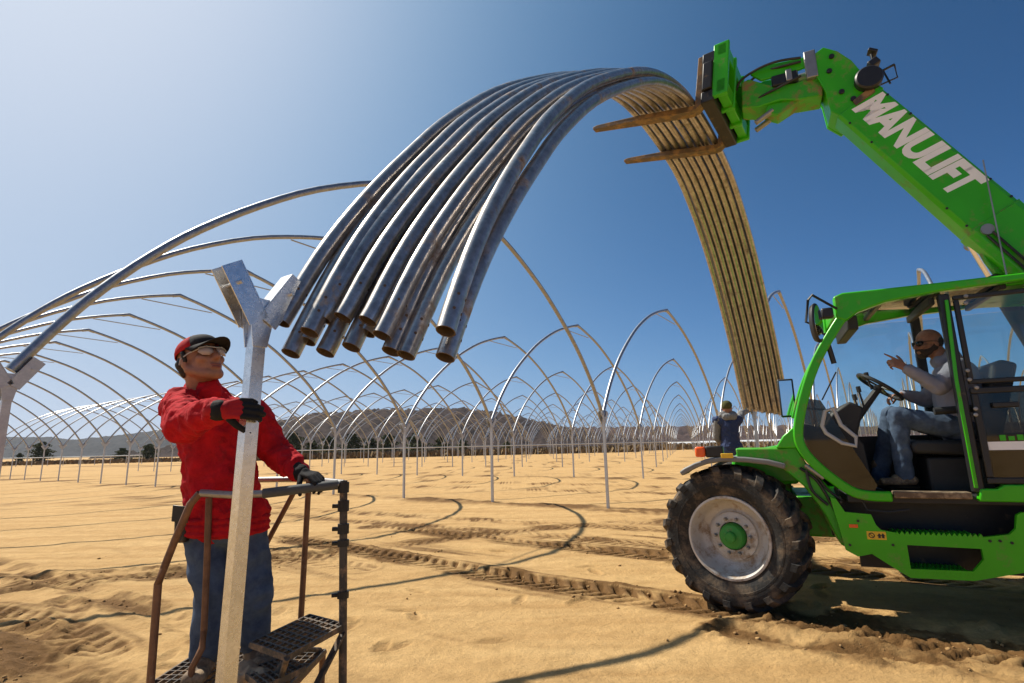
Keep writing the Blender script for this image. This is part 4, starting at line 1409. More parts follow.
ab = MB()
for s in (-1, 1):
    ab.prism(arm2, YC + s * 0.16, YC + s * 0.125)
ab.build('tilt_link', G, boom, 0.006)
MB().tube([(-1.18, YC, 5.32), (-0.85, YC, 5.32)], 0.055, 16).build('tilt_ram', M['steel'], boom)
MB().tube([(-0.86, YC, 5.32), (-0.52, YC, 5.28)], 0.026, 14).build('tilt_ram_rod', M['chrome'], boom)
MB().bx(-1.16, -1.05, YC + 0.14, YC + 0.20, 5.18, 5.50).build('valve_block', M['steel'], boom, 0.01)
MB().bx(-0.92, -0.86, YC + 0.13, YC + 0.19, 5.22, 5.36).build('valve_block', M['steel'], boom, 0.01)
MB().bx(-0.98, -0.72, YC + 0.10, YC + 0.17, 5.21, 5.34).build('hose_cover', M['black'], boom, 0.015)
for s in (0.08, -0.08):
    MB().tube([(-0.70, YC + s, 4.98), (-0.52, YC + s, 4.88)], 0.030, 12).build('attachment_ram', M['steel'], boom)
MB().prism([(-1.0, 5.02), (-0.66, 5.06), (-0.62, 4.98), (-0.75, 4.90)], YC - 0.10, YC + 0.10).build('lower_link', M['green_dirty'], boom, 0.008)
for k, pts in enumerate([[(-1.02, .20, 5.44), (-0.80, .22, 5.46), (-0.60, .20, 5.45), (-0.42, .15, 5.40), (-0.36, .1, 5.32)], [(-1.02, .19, 5.40), (-0.82, .17, 5.42), (-0.62, .12, 5.44), (-0.45, .08, 5.36)], [(-1.0, .18, 5.24), (-0.8, .18, 5.18), (-0.62, .14, 5.15), (-0.48, .10, 5.10)]]):
    MB().tube(spline([(x, YC + y, z) for x, y, z in pts], 6), 0.014, 8).build('hose', M['black'], boom)
# bolts on the underside of the boom end
for k in range(3):
    for s in (0, 1):
        p = BE - BN * 0.20 - BD * (0.02 + 0.085 * k) + Vector((0, 0.14 - 0.07 * s, 0))
        MB().tube([p, p - BN * 0.05], 0.024, 6).build('bolt', M['black_steel'], boom)
for dx, dz in ((-1.34, 4.93), (-1.43, 4.82), (-1.26, 5.20), (-1.30, 5.36)):
    MB().lathe([(0.026, 0), (0.026, .018), (0.001, .02)], c=(dx, YC + 0.186, dz), n=12).build('pin', M['black_steel'], boom)
# hose drum, sensor cluster and work lamp on top of the boom end
drum = MB()
dcn = Vector((-1.58, YC + 0.17, 4.98))
drum.lathe([(0.001, 0.10), (0.11, 0.10), (0.125, 0.085), (0.125, 0.0), (0.001, 0.0)], c=dcn, n=24)
drum.build('hose_reel', M['black'], boom)
MB().prism([(-1.62, 4.83), (-1.44, 4.73), (-1.42, 4.79), (-1.60, 4.90)], YC + 0.19, YC + 0.215).build('reel_bracket', M['fork'], boom, 0.004)
bk = MB()
bk.tube([(-1.60, YC + .1, 5.0), (-1.68, YC + .1, 5.16), (-1.66, YC + .1, 5.32)], 0.014, 8)
bk.tube([(-1.66, YC + .1, 5.08), (-1.84, YC + .1, 5.14)], 0.012, 8)
bk.tube([(-1.70, YC + .05, 4.98), (-1.86, YC + .05, 5.02), (-1.84, YC + .1, 5.14)], 0.009, 8)
bk.tube([(-1.74, YC + .1, 5.10), (-1.78, YC + .1, 4.94)], 0.009, 8)
bk.build('lamp_bracket', M['black'], boom)
MB().box((-1.665, YC + .1, 5.20), (0.10, 0.12, 0.08), Matrix.Rotation(.5, 3, 'Y')).build('work_lamp', M['black'], boom, 0.012)
MB().box((-1.675, YC + .1, 5.34), (0.09, 0.10, 0.035), Matrix.Rotation(-.6, 3, 'Y')).build('camera_unit', M['black'], boom, 0.008)
# stop bracket and lower link under the boom, near the cab
lp = [(-2.22, 3.33), (-2.20, 3.16), (-2.25, 2.96), (-2.30, 2.84), (-2.42, 2.80), (-2.62, 2.72), (-2.60, 3.0)]
MB().prism(lp, YC - 0.10, YC + 0.10).build('stop_bracket', M['green_dirty'], boom, 0.01)
MB().lathe([(0.05, -.24), (0.05, .24)], c=(-2.26, YC, 3.22), n=16).build('bracket_pin', M['steel'], boom)
MB().tube([(-2.30, YC, 2.84), (-2.75, YC, 1.35)], 0.075, 18).build('lift_ram', M['black_steel'], boom)
MB().tube([(-2.20, YC, 3.18), (-2.31, YC, 2.80)], 0.042, 16).build('lift_ram_rod', M['chrome'], boom)
tower = MB()
for s in (-1, 1):
    tower.prism([(-3.5, 1.0), (-2.9, 1.0), (-3.0, 2.0), (-3.2, 2.2), (-3.42, 2.1)], YC + s * 0.30, YC + s * 0.25)
tower.build('boom_tower', M['green_dirty'], T, 0.01)
# whip aerial
a = tl(983, 160, -0.78); b = tl(1006, 272, -0.78)
MB().tube([(b[0], -0.78, 2.58), (b[0], -0.78, b[1] + .1), (a[0], -0.78, a[1])], 0.006, 6).build('aerial', M['steel'], T)
# lettering on the boom side
cu = bpy.data.curves.new('lettering', 'FONT')
cu.body = 'MANULIFT'
cu.size = 0.375
cu.shear = 0.22
cu.offset = 0.017
cu.extrude = 0.0012
cu.space_character = 0.93
cu.resolution_u = 4
to = bpy.data.objects.new('lettering', cu)
COL.objects.link(to)
dg = bpy.context.evaluated_depsgraph_get()
lm = bpy.data.meshes.new_from_object(to.evaluated_get(dg))
bpy.data.objects.remove(to)
xs = [v.co.x for v in lm.vertices]; ys = [v.co.y for v in lm.vertices]
wl = max(xs) - min(xs); hl_ = max(ys) - min(ys)
TX = -BD; TU = BN
start = Vector((-1.395, YC + 0.2018, 4.700))
L_ = 1.36; H_ = 0.305
for v in lm.vertices:
    u = (v.co.x - min(xs)) / wl * L_; w = (v.co.y - min(ys)) / hl_ * H_
    v.co = start + TX * u + TU * w + Vector((0, v.co.z, 0))
link('lettering', lm, M['white'], boom)

# pipes, welds, bolts and small decals along the boom and cab
for s_ in (0.0, 0.045):
    a_ = BP + BD * 0.2 + Vector((0, 0.226 + s_ * .3, 0)) - BN * (0.20 - s_)
    MB().tube([a_, a_ + BD * 1.35], 0.011, 8).build('hydraulic_pipe', M['black_steel'], boom)
for t_ in (1.72, 1.95, 2.9, 3.2):
    for b_ in (0.17, -0.24):
        p_ = BP + BD * t_ + Vector((0, 0.2005, 0)) + BN * b_
        MB().lathe([(0.011, -.004), (0.011, .006), (0.001, .007)], c=p_, n=10).build('bolt', M['black_steel'], boom)
MB().bar(BP + BD * 1.66 + Vector((0, 0.203, 0)) - BN * 0.25, BP + BD * 1.66 + Vector((0, 0.203, 0)) + BN * 0.19, 0.012, 0.012, up=(0, 1, 0)).build('weld_seam', M['green_dirty'], boom)
for px, py in [(841, 502), (850, 545), (990, 541), (1000, 541), (1012, 543), (893, 545), (858, 521)]:
    x0, z0 = tl(px, py)
    MB().lathe([(0.010, -.002), (0.010, .005), (0.001, .006)], c=(x0, 0.0, z0), n=10).build('bolt', M['black_steel'], T)
x0, z0 = tl(866, 517.5)
MB().tube([(x0, -0.05, z0 + .12), (x0 - .02, -.05, z0 + .05), (x0 - .16, -.05, z0 + .04), (x0 - .30, -.06, z0 + .06)], 0.010, 8).build('hose', M['black'], T)
# wiper on the windscreen side and door stay
w0 = tl(836, 372, -0.30); w1 = tl(822, 400, -0.30)
MB().tube([(w0[0], -0.30, w0[1]), (w1[0], -0.30, w1[1])], 0.006, 6).build('wiper', M['black'], T)
MB().tube([(-0.80, -0.03, 2.28), (-0.84, -0.05, 2.02)], 0.022, 8).build('pillar_handle', M['black'], T)
# fork carriage and forks
CPV = Vector((-0.05, YC, 0))
cg = empty('fork_carriage', CPV, R(-10), T)
def car(x0, x1, y0, y1, z0, z1, name, mt, bv=0.01):
    # leaned back a little
    mb = MB().bx(x0, x1, y0, y1, z0, z1)
    k = math.tan(R(7.5))
    mb.v = [(x + 0.05 - (z - 5.0) * k, y - YC, z) for x, y, z in mb.v]
    return mb.build(name, mt, cg, bv)
car(-0.34, -0.24, -1.62, -0.50, 5.05, 5.20, 'coupler_frame', G)
car(-0.34, -0.24, -1.62, -0.50, 5.47, 5.60, 'coupler_frame', G)
for yy in (-0.50, -0.83, -1.21, -1.58):
    car(-0.36, -0.20, yy - 0.055, yy, 5.02, 5.62, 'coupler_plate', G)
car(-0.22, -0.085, -1.60, -0.50, 4.99, 5.12, 'carriage_bar', M['black_steel'])
car(-0.22, -0.085, -1.60, -0.50, 5.44, 5.56, 'carriage_bar', M['black_steel'])
car(-0.20, -0.10, -1.60, -0.47, 5.125, 5.435, 'carriage_plate', M['black_steel'])
fy = [(-0.575, 0.0), (-1.525, 0.0)]
for yy, dx in fy:
    f = MB()
    k = math.tan(R(12.5))
    z0 = 4.955
    w = 0.065
    top = [(-0.078 - 0.075 + dx * 0, 5.55), (-0.03 - 0.075, 5.55), (0.0 + dx * 0 - .02, z0 + 0.05), (0.6, z0 + 0.05 + 0.62 * k), (1.10, z0 + 1.10 * k + 0.034), (1.16, z0 + 1.16 * k + 0.018)]
    bot = [(1.16, z0 + 1.16 * k - 0.016), (0.6, z0 + 0.6 * k - 0.012), (0.05, z0 - 0.004), (-0.03, z0), (-0.078 - .02, z0 + 0.05)]
    poly = top + bot
    f.prism(poly, yy - w, yy + w)
    # taper the tip
    f.v = [(x * 1.04 + 0.05, yy - YC + (y - yy) * (1 - 0.35 * max(0, (x - 0.75) / 0.41) ** 1.6), z) for x, y, z in f.v]
    f.build('fork', M['fork'], cg, 0.006)
# ------------------------------------------------------------------ people
def V(*a):
    return Vector(a)

def cap_prim(mb, p0, p1, r0, r1, n=14, m_=5):
    p0 = Vector(p0); p1 = Vector(p1)
    d = p1 - p0
    L = d.length
    t = d.normalized() if L > 1e-6 else V(0, 0, 1)
    s = t.orthogonal().normalized(); u = t.cross(s)
    rings = []
    for k in range(m_ + 1):
        a = -PI / 2 + (PI / 2) * k / m_
        rings.append((p0 + t * (r0 * math.sin(a)), max(r0 * math.cos(a), 1e-4)))
    for k in range(m_ + 1):
        a = (PI / 2) * k / m_
        rings.append((p1 + t * (r1 * math.sin(a)), max(r1 * math.cos(a), 1e-4)))
    vv = []
    for c, r in rings:
        for j in range(n):
            a = 2 * PI * j / n
            vv.append(c + (s * math.cos(a) + u * math.sin(a)) * r)
    ff = []
    for i in range(len(rings) - 1):
        for j in range(n):
            j2 = (j + 1) % n
            ff.append((i * n + j, i * n + j2, (i + 1) * n + j2, (i + 1) * n + j))
    ff.append(tuple(range(n - 1, -1, -1))); ff.append(tuple((len(rings) - 1) * n + j for j in range(n)))
    mb.add(vv, ff)

def ell_prim(mb, c, rad, rot=None, n=18, m_=10):
    c = Vector(c)
    vv = []
    for i in range(m_ + 1):
        a = -PI / 2 + PI * i / m_
        for j in range(n):
            b = 2 * PI * j / n
            p = Vector((rad[0] * max(math.cos(a), 1e-3) * math.cos(b), rad[1] * max(math.cos(a), 1e-3) * math.sin(b), rad[2] * math.sin(a)))
            if rot is not None: p = rot @ p
            vv.append(c + p)
    ff = []
    for i in range(m_):
        for j in range(n):
            j2 = (j + 1) % n
            ff.append((i * n + j, i * n + j2, (i + 1) * n + j2, (i + 1) * n + j))
    ff.append(tuple(range(n - 1, -1, -1))); ff.append(tuple(m_ * n + j for j in range(n)))
    mb.add(vv, ff)

def skin(name, mb, voxel, mt, parent, origin, it=4, fold=0.0, fscale=9.0, oct2=0.55, fac=0.5):
    me = mb.mesh(name)
    o = bpy.data.objects.new(name, me)
    COL.objects.link(o)
    r = o.modifiers.new('r', 'REMESH'); r.mode = 'VOXEL'; r.voxel_size = voxel; r.use_smooth_shade = True
    s = o.modifiers.new('s', 'SMOOTH'); s.factor = fac; s.iterations = it
    dg = bpy.context.evaluated_depsgraph_get()
    out = bpy.data.meshes.new_from_object(o.evaluated_get(dg))
    bpy.data.objects.remove(o)
    n = len(out.vertices)
    if fold:
        cs = [v.co.copy() for v in out.vertices]; ns = [v.normal.copy() for v in out.vertices]
        for v, c, nn in zip(out.vertices, cs, ns):
            q = Vector((c.x, c.y, c.z * 0.9)) * fscale
            w = noise.noise(q + V(noise.noise(q * .6), noise.noise(q * .6 + V(5, 1, 2)), 0) * 1.4)
            w2 = 1 - abs(noise.noise(q * 1.3 + V(9, 3, 1))) * 2.4
            w2 += oct2 * (1 - abs(noise.noise(q * 2.7 + V(2, 7, 4))) * 2.6)
            v.co = c + nn * fold * (0.6 * w + 0.6 * max(w2, -0.6))
    for v in out.vertices:
        v.co -= origin
    out.polygons.foreach_set('use_smooth', [True] * len(out.polygons))
    out.name = name
    out.materials.clear()
    o = link(name, out, mt, parent)
    return o

def head_prims(mb, c, f, u, k=1.0, neck=None, noears=False):
    l = u.cross(f).normalized()
    ro = Matrix((f, l, u)).transposed()
    def P(a, b, d): return c + (f * a + l * b + u * d) * k
    ell_prim(mb, P(-0.012, 0, 0.032), (0.098 * k, 0.076 * k, 0.092 * k), ro)
    ell_prim(mb, P(0.022, 0, -0.030), (0.074 * k, 0.064 * k, 0.082 * k), ro)
    cap_prim(mb, P(0.056, 0.018, -0.090), P(0.056, -0.018, -0.090), 0.026 * k, 0.026 * k)
    for s in (-1, 1):
        cap_prim(mb, P(-0.005, s * 0.058, -0.045), P(0.052, s * 0.026, -0.088), 0.024 * k, 0.026 * k)
        cap_prim(mb, P(0.062, s * 0.046, -0.020), P(0.070, s * 0.040, -0.026), 0.020 * k, 0.020 * k)
        if not noears:
            ell_prim(mb, P(-0.010, s * 0.079, -0.008), (0.019 * k, 0.008 * k, 0.031 * k), ro)
    cap_prim(mb, P(0.080, 0.030, 0.022), P(0.080, -0.030, 0.022), 0.014 * k, 0.014 * k)
    cap_prim(mb, P(0.090, 0, 0.012), P(0.112, 0, -0.030), 0.010 * k, 0.0155 * k)
    cap_prim(mb, P(0.096, 0.012, -0.034), P(0.096, -0.012, -0.034), 0.010 * k, 0.010 * k)
    cap_prim(mb, P(0.086, 0.018, -0.060), P(0.086, -0.018, -0.060), 0.0085 * k, 0.0085 * k)
    cap_prim(mb, P(0.083, 0.016, -0.070), P(0.083, -0.016, -0.070), 0.009 * k, 0.009 * k)
    if neck is not None:
        cap_prim(mb, P(-0.030, 0, -0.040), neck, 0.060 * k, 0.066 * k)

def hand_prims(mb, wrist, d, nrm, curls, k=1.0, thumb=(0.6, 0.5), spread=0.10, only=None):
    # d: from the wrist along the hand; nrm: out of the back of the hand; curls: per finger, radians per joint
    d = d.normalized(); nrm = (nrm - d * nrm.dot(d)).normalized()
    s = d.cross(nrm)                # across the palm; +s is the index side
    lens = [(0.046, 0.027, 0.021), (0.050, 0.031, 0.023), (0.046, 0.029, 0.022), (0.036, 0.022, 0.019)]
    for q in range(4):
        y = (0.030 - 0.020 * q) * k
        base = wrist + d * ((0.092 - 0.004 * abs(q - 1) - (0.008 if q == 3 else 0)) * k) + s * y
        if only in (None, 'palm'):
            cap_prim(mb, wrist + d * 0.012 * k + s * y * 0.55, base, 0.016 * k, 0.0115 * k, 10, 4)
        if only in (None, 'fingers'):
            p = base; ang = 0.0
            dd = d + s * (spread * (1.5 - q) * 0.35)
            dd.normalize()
            for j in range(3):
                cu_ = curls[q] if isinstance(curls[q], (int, float)) else curls[q][j]
                ang += cu_
                v = dd * math.cos(ang) - nrm * math.sin(ang)
                p2 = p + v * lens[q][j] * k
                cap_prim(mb, p, p2, (0.0105 - 0.0012 * j) * k, (0.0098 - 0.0012 * j) * k, 10, 4)
                p = p2
    b = wrist + d * 0.030 * k + s * 0.026 * k - nrm * 0.008 * k
    if only in (None, 'palm'):
        cap_prim(mb, wrist + d * 0.01 * k, b, 0.020 * k, 0.016 * k, 10, 4)
    v = (d * 0.62 + s * 0.72 - nrm * thumb[0]).normalized()
    p2 = b + v * 0.042 * k
    v2 = (v - nrm * thumb[1] + d * 0.25).normalized()
    p3 = p2 + v2 * 0.032 * k
    v3 = (v2 - nrm * thumb[1] * .6 + d * .2).normalized()
    if only in (None, 'fingers'):
        cap_prim(mb, b, p2, 0.0145 * k, 0.0125 * k, 10, 4)
        cap_prim(mb, p2, p3, 0.0122 * k, 0.011 * k, 10, 4)
        cap_prim(mb, p3, p3 + v3 * 0.022 * k, 0.011 * k, 0.0092 * k, 10, 4)

def boot(mb, ankle, toe_dir, k=1.0):
    t = V(toe_dir.x, toe_dir.y, 0).normalized()
    sl = V(-t.y, t.x, 0)
    g = V(ankle.x, ankle.y, ankle.z - 0.085 * k)
    cap_prim(mb, ankle + V(0, 0, 0.09), g + V(0, 0, 0.05), 0.056 * k, 0.050 * k)
    cap_prim(mb, g - t * 0.045 + V(0, 0, 0.035), g + t * 0.06 + V(0, 0, 0.04), 0.040 * k, 0.046 * k)
    for s in (-1, 1):
        cap_prim(mb, g - t * 0.04 + sl * 0.016 * s + V(0, 0, 0.024), g + t * 0.155 + sl * 0.022 * s + V(0, 0, 0.026), 0.027 * k, 0.030 * k)

def limbs(mb, J, rad):
    for a, b, r0, r1 in rad:
        cap_prim(mb, J[a], J[b], r0, r1)

# ---- man in red on the platform --------------------------------------
FZ = 0.40                                            # level of the platform floor
J = {}
J['pel'] = at(226, 512, 2.80); J['hipR'] = J['pel'] + V(-0.095, -0.02, -0.03); J['hipL'] = J['pel'] + V(0.095, 0.02, -0.03)
J['belly'] = at(221, 475, 2.80); J['chest'] = at(214, 425, 2.80); J['nb'] = at(204, 392, 2.75)
J['shR'] = at(181, 406, 2.70); J['elR'] = at(185, 424, 2.36); J['wrR'] = at(220, 410, 2.10)
J['shL'] = at(252, 414, 2.86); J['elL'] = at(276, 452, 2.90); J['wrL'] = at(301, 473, 2.72)
J['knR'] = at(210, 592, 2.72); J['anR'] = V(at(203, 655, 2.74).x, 2.76, FZ + 0.085)
J['knL'] = at(257, 592, 2.80); J['anL'] = V(at(253, 655, 2.84).x, 2.86, FZ + 0.085)
org = V(J['pel'].x, J['pel'].y, FZ)
man = empty('person', org)
tag(man, 'man in red jacket, red cap and gloves gripping the forked post', 'person')
hc = at(201, 361, 2.70)
hf = V(0.80, -0.42, 0.34).normalized()
hu = (V(-0.25, 0.05, 1) - hf * V(-0.25, 0.05, 1).dot(hf)).normalized()
hk = 1.12
mb = MB()
head_prims(mb, hc, hf, hu, hk, J['nb'])
limbs(mb, J, [('nb', 'chest', .07, .13), ('chest', 'belly', .125, .12), ('belly', 'pel', .12, .13), ('chest', 'shR', .09, .055), ('chest', 'shL', .09, .055), ('shR', 'elR', .045, .038), ('elR', 'wrR', .036, .026), ('shL', 'elL', .045, .038), ('elL', 'wrL', .036, .026), ('pel', 'hipR', .11, .09), ('pel', 'hipL', .11, .09), ('hipR', 'knR', .075, .05), ('hipL', 'knL', .075, .05), ('knR', 'anR', .045, .035), ('knL', 'anL', .045, .035)])
gripd = (V(0.9, -0.10, 0.04)).normalized()
hand_prims(mb, J['wrR'], gripd, V(-0.1, -0.95, 0.2), [1.0, 1.0, 1.0, 1.0], 0.62)
hand_prims(mb, J['wrL'], V(0.85, -0.45, -0.12), V(-0.05, -0.15, 1), [.8, .8, .8, .8], 0.66)
body = skin('body', mb, 0.0062, M['skin'], man, org, 4)
# jacket
jb = MB()
limbs(jb, J, [('chest', 'belly', .158, .158), ('belly', 'pel', .160, .165), ('chest', 'shR', .125, .085), ('chest', 'shL', .125, .085), ('nb', 'chest', .075, .13)])
for s, a in ((-1, 'shR'), (1, 'shL')):
    cap_prim(jb, J[a] * 0.35 + J['chest'] * 0.65, J[a] * .2 + J['belly'] * .8, .115, .120)
ell_prim(jb, J['pel'] + V(0, 0, 0.00), (.20, .165, .11))
cap_prim(jb, J['shR'], J['elR'], .083, .073); cap_prim(jb, J['elR'], J['wrR'] - (J['wrR'] - J['elR']).normalized() * .035, .070, .046)
cap_prim(jb, J['shL'], J['elL'], .083, .072); cap_prim(jb, J['elL'], J['wrL'] - (J['wrL'] - J['elL']).normalized() * .03, .068, .045)
cap_prim(jb, J['nb'] + V(-0.045, 0.03, 0.015), J['nb'] + V(0.045, -0.03, 0.0), .066, .062)
cap_prim(jb, J['nb'] + V(-0.06, 0.07, -0.01), J['nb'] + V(0.02, 0.08, -0.02), .060, .056)      # folded hood
jk = skin('jacket', jb, 0.010, M['red'], man, org, 5, fold=0.020, fscale=9.0)
# hem band and cuffs
hb = MB()
for zz in (-.085, -.055, -.025):
    ell_prim(hb, J['pel'] + V(0, 0, zz), (.215, .178, .034))
skin('jacket_hem', hb, 0.008, M['red'], man, org, 2, fold=0.004, fscale=16)
for a, b in (('elR', 'wrR'), ('elL', 'wrL')):
    d = (J[b] - J[a]).normalized()
    cb = MB(); cap_prim(cb, J[b] - d * .045, J[b] - d * .005, .043, .040)
    skin('cuff', cb, 0.006, M['black_cloth'], man, org, 2, fold=0.003, fscale=30)
# jeans
tb = MB()
ell_prim(tb, J['pel'] + V(0, 0, -0.07), (.150, .130, .11))
for s in 'RL':
    cap_prim(tb, J['hip' + s], J['kn' + s], .092, .069); cap_prim(tb, J['kn' + s], J['an' + s] + V(0, 0, .0), .068, .064)
skin('jeans', tb, 0.010, M['denim'], man, org, 4, fold=0.015, fscale=8.5, oct2=0.15)
for s, td in (('R', V(0.25, -1, 0)), ('L', V(0.75, -0.75, 0))):
    bb = MB(); boot(bb, J['an' + s], td, 1.0)
    skin('boot', bb, 0.007, M['leather'], man, org, 3)
# gloves: red backs, black dipped fingers
for w, d, nn, k_, cur in (('wrR', gripd, V(-0.1, -0.95, 0.2), 1.06, [(.55, .95, .75)] * 4), ('wrL', V(0.85, -0.45, -0.12), V(-0.05, -0.15, 1), 1.04, [(.5, .9, .7)] * 4)):
    gb = MB(); hand_prims(gb, J[w], d, nn, cur, k_, only='palm'); cap_prim(gb, J[w] - d.normalized() * .03, J[w] + d.normalized() * .02, .036, .030)
    skin('glove', gb, 0.0055, M['red_cap'] if w == 'wrR' else M['black_cloth'], man, org, 3)
    gb = MB(); hand_prims(gb, J[w], d, nn, cur, k_ * 1.02, only='fingers')
    skin('glove_fingers', gb, 0.0045, M['black_cloth'], man, org, 1)

def head_local(c, f, u, k):
    l = u.cross(f).normalized()
    return lambda a, b, d: c + (f * a + l * b + u * d) * k
HL = head_local(hc, hf, hu, hk)
hl_ = hu.cross(hf).normalized()
hro = Matrix((hf, hl_, hu)).transposed()
# eyebrows and lips
def face_bits(HLf, parent, og, k):
    eb = MB()
    for sd_ in (-1, 1):
        cap_prim(eb, HLf(0.094, sd_ * 0.016, 0.028) - og, HLf(0.084, sd_ * 0.046, 0.031) - og, 0.0048 * k, 0.0036 * k, 8, 3)
    eb.build('eyebrows', M['hair'], parent, sharp=180)
    lp_ = MB()
    cap_prim(lp_, HLf(0.091, 0.019, -0.0605) - og, HLf(0.091, -0.019, -0.0605) - og, 0.0052 * k, 0.0052 * k, 8, 3)
    cap_prim(lp_, HLf(0.089, 0.016, -0.0700) - og, HLf(0.089, -0.016, -0.0700) - og, 0.0058 * k, 0.0058 * k, 8, 3)
    lp_.build('lips', M['lips'], parent, sharp=180)
M['lips'] = mat('lips', (0.24, 0.075, 0.06), 0.45, 0, var=0.1)
face_bits(HL, man, org, hk)
# hair under the cap
mb = MB()
ell_prim(mb, HL(-0.034, 0, 0.008), (0.090, 0.0855, 0.078), hro)
for sd_ in (-1, 1):
    cap_prim(mb, HL(0.004, sd_ * 0.080, 0.03), HL(0.004, sd_ * 0.078, -0.012), .012, .008)
    cap_prim(mb, HL(-0.05, sd_ * 0.066, 0.0), HL(-0.055, sd_ * 0.05, -0.045), .022, .018)
skin('hair', mb, 0.006, M['hair'], man, org, 2, fold=.003, fscale=40)
# cap: crown (red) with a dark front panel and a curved brim
def cap_on(HL, ro, parent, org, k, m_crown, m_front, m_brim, lift=0.040):
    crown = MB(); vv = []; n = 32; mm = 8
    for i in range(mm + 1):
        a = (PI / 2) * i / mm
        for j in range(n):
            b = 2 * PI * j / n
            bulge = 1 + 0.07 * math.cos(b)
            vv.append(HL(-0.010, 0, lift) + ro @ V(0.108 * k * math.cos(a) * math.cos(b) * bulge, 0.088 * k * math.cos(a) * math.sin(b), 0.082 * k * math.sin(a) ** 0.85) - org)
    ff = [(i * n + j, i * n + (j + 1) % n, (i + 1) * n + (j + 1) % n, (i + 1) * n + j) for i in range(mm) for j in range(n)]
    red = [q for q in ff if not (5 > (q[0] % n) or (q[0] % n) >= n - 5)]
    frt = [q for q in ff if (5 > (q[0] % n) or (q[0] % n) >= n - 5)]
    c1 = crown.add(vv, red).build('cap_crown', m_crown, parent, sharp=180)
    so = c1.modifiers.new('s', 'SOLIDIFY'); so.thickness = 0.004
    c2 = MB().add(vv, frt).build('cap_front', m_front, c1, sharp=180)
    so = c2.modifiers.new('s', 'SOLIDIFY'); so.thickness = 0.0045
    bv = []; nb_ = 13
    for i in range(6):
        q = i / 5
        for j in range(nb_):
            t = -1.25 + 2.5 * j / (nb_ - 1)
            r0 = HL(-0.010, 0, lift) + ro @ V(0.112 * k * math.cos(t), 0.088 * k * math.sin(t), 0.004)
            ext = 0.078 * k * q * max(0.05, math.cos(t * 1.02)) ** 0.6
            droop = -0.030 * (math.sin(t)) ** 2 * q - 0.010 * q
            bv.append(r0 + ro @ V(ext, 0, droop) - org)
    bf = [(i * nb_ + j, i * nb_ + j + 1, (i + 1) * nb_ + j + 1, (i + 1) * nb_ + j) for i in range(5) for j in range(nb_ - 1)]
    c3 = MB().add(bv, bf).build('cap_brim', m_brim, c1, sharp=180)
    so = c3.modifiers.new('s', 'SOLIDIFY'); so.thickness = 0.004
    btn = MB(); ell_prim(btn, HL(-0.010, 0, lift + 0.083 * k) - org, (.008, .008, .005))
    btn.build('cap_button', m_crown, c1)
    return c1
cap_on(HL, hro, man, org, hk, M['red_cap'], M['black_cloth'], M['black_cloth'])
def spectacles(HL, parent, org, m_lens, m_frame, k):
    g = MB()
    for s in (-1, 1):
        pts = [HL(0.104, s * 0.008, 0.016), HL(0.104, s * 0.034, 0.020), HL(0.088, s * 0.062, 0.016), HL(0.082, s * 0.068, 0.000), HL(0.092, s * 0.056, -0.018), HL(0.103, s * 0.030, -0.022), HL(0.108, s * 0.012, -0.010)]
        c = sum(pts, V(0, 0, 0)) / 7 + (HL(0.012, 0, 0) - HL(0, 0, 0))
        n = len(pts)
        g.add([p - org for p in pts] + [c - org], [(i, (i + 1) % n, n) for i in range(n)])
    o = g.build('glasses', m_lens, parent, sharp=180)
    so = o.modifiers.new('s', 'SOLIDIFY'); so.thickness = 0.002
    fr = MB()
    fr.tube([HL(0.106, 0.036, 0.019) - org, HL(0.110, 0, 0.015) - org, HL(0.106, -0.036, 0.019) - org], 0.0028, 6)
    for s in (-1, 1):
        fr.tube([HL(0.090, s * 0.064, 0.012) - org, HL(0.04, s * 0.082, 0.012) - org, HL(-0.012, s * 0.086, 0.008) - org, HL(-0.03, s * 0.084, -0.012) - org], 0.0028, 6)
        fr.tube([HL(0.106, s * 0.034, 0.021) - org, HL(0.088, s * 0.066, 0.017) - org], 0.003, 6)
    fr.build('glasses_frame', m_frame, o)
    return o
M['clear_lens'] = mat('clear_lens', (0.40, 0.33, 0.31), 0.06, 0, var=0.05)
spectacles(HL, man, org, M['clear_lens'], M['ltgrey'], hk)
# tool pouch on the hip
pc = at(186, 520, 2.69)
tp = empty('tool_pouch', pc - V(0, 0, 0.10))
MB().prism([(-0.030, 0.0), (0.025, 0.0), (0.034, 0.15), (-0.040, 0.16)], -0.04, 0.03).build('pouch', M['black_steel'], tp, 0.012)
MB().prism([(-0.042, 0.10), (0.038, 0.09), (0.036, 0.165), (-0.042, 0.175)], -0.048, -0.041).build('flap', M['black'], tp, 0.003)
MB().tube([(0.01, 0, 0.18), (0.015, 0, 0.245)], 0.014, 8).build('tool_handle', M['black'], tp)
tag(tp, 'dark tool pouch hanging at the hip of the man in red', 'pouch')

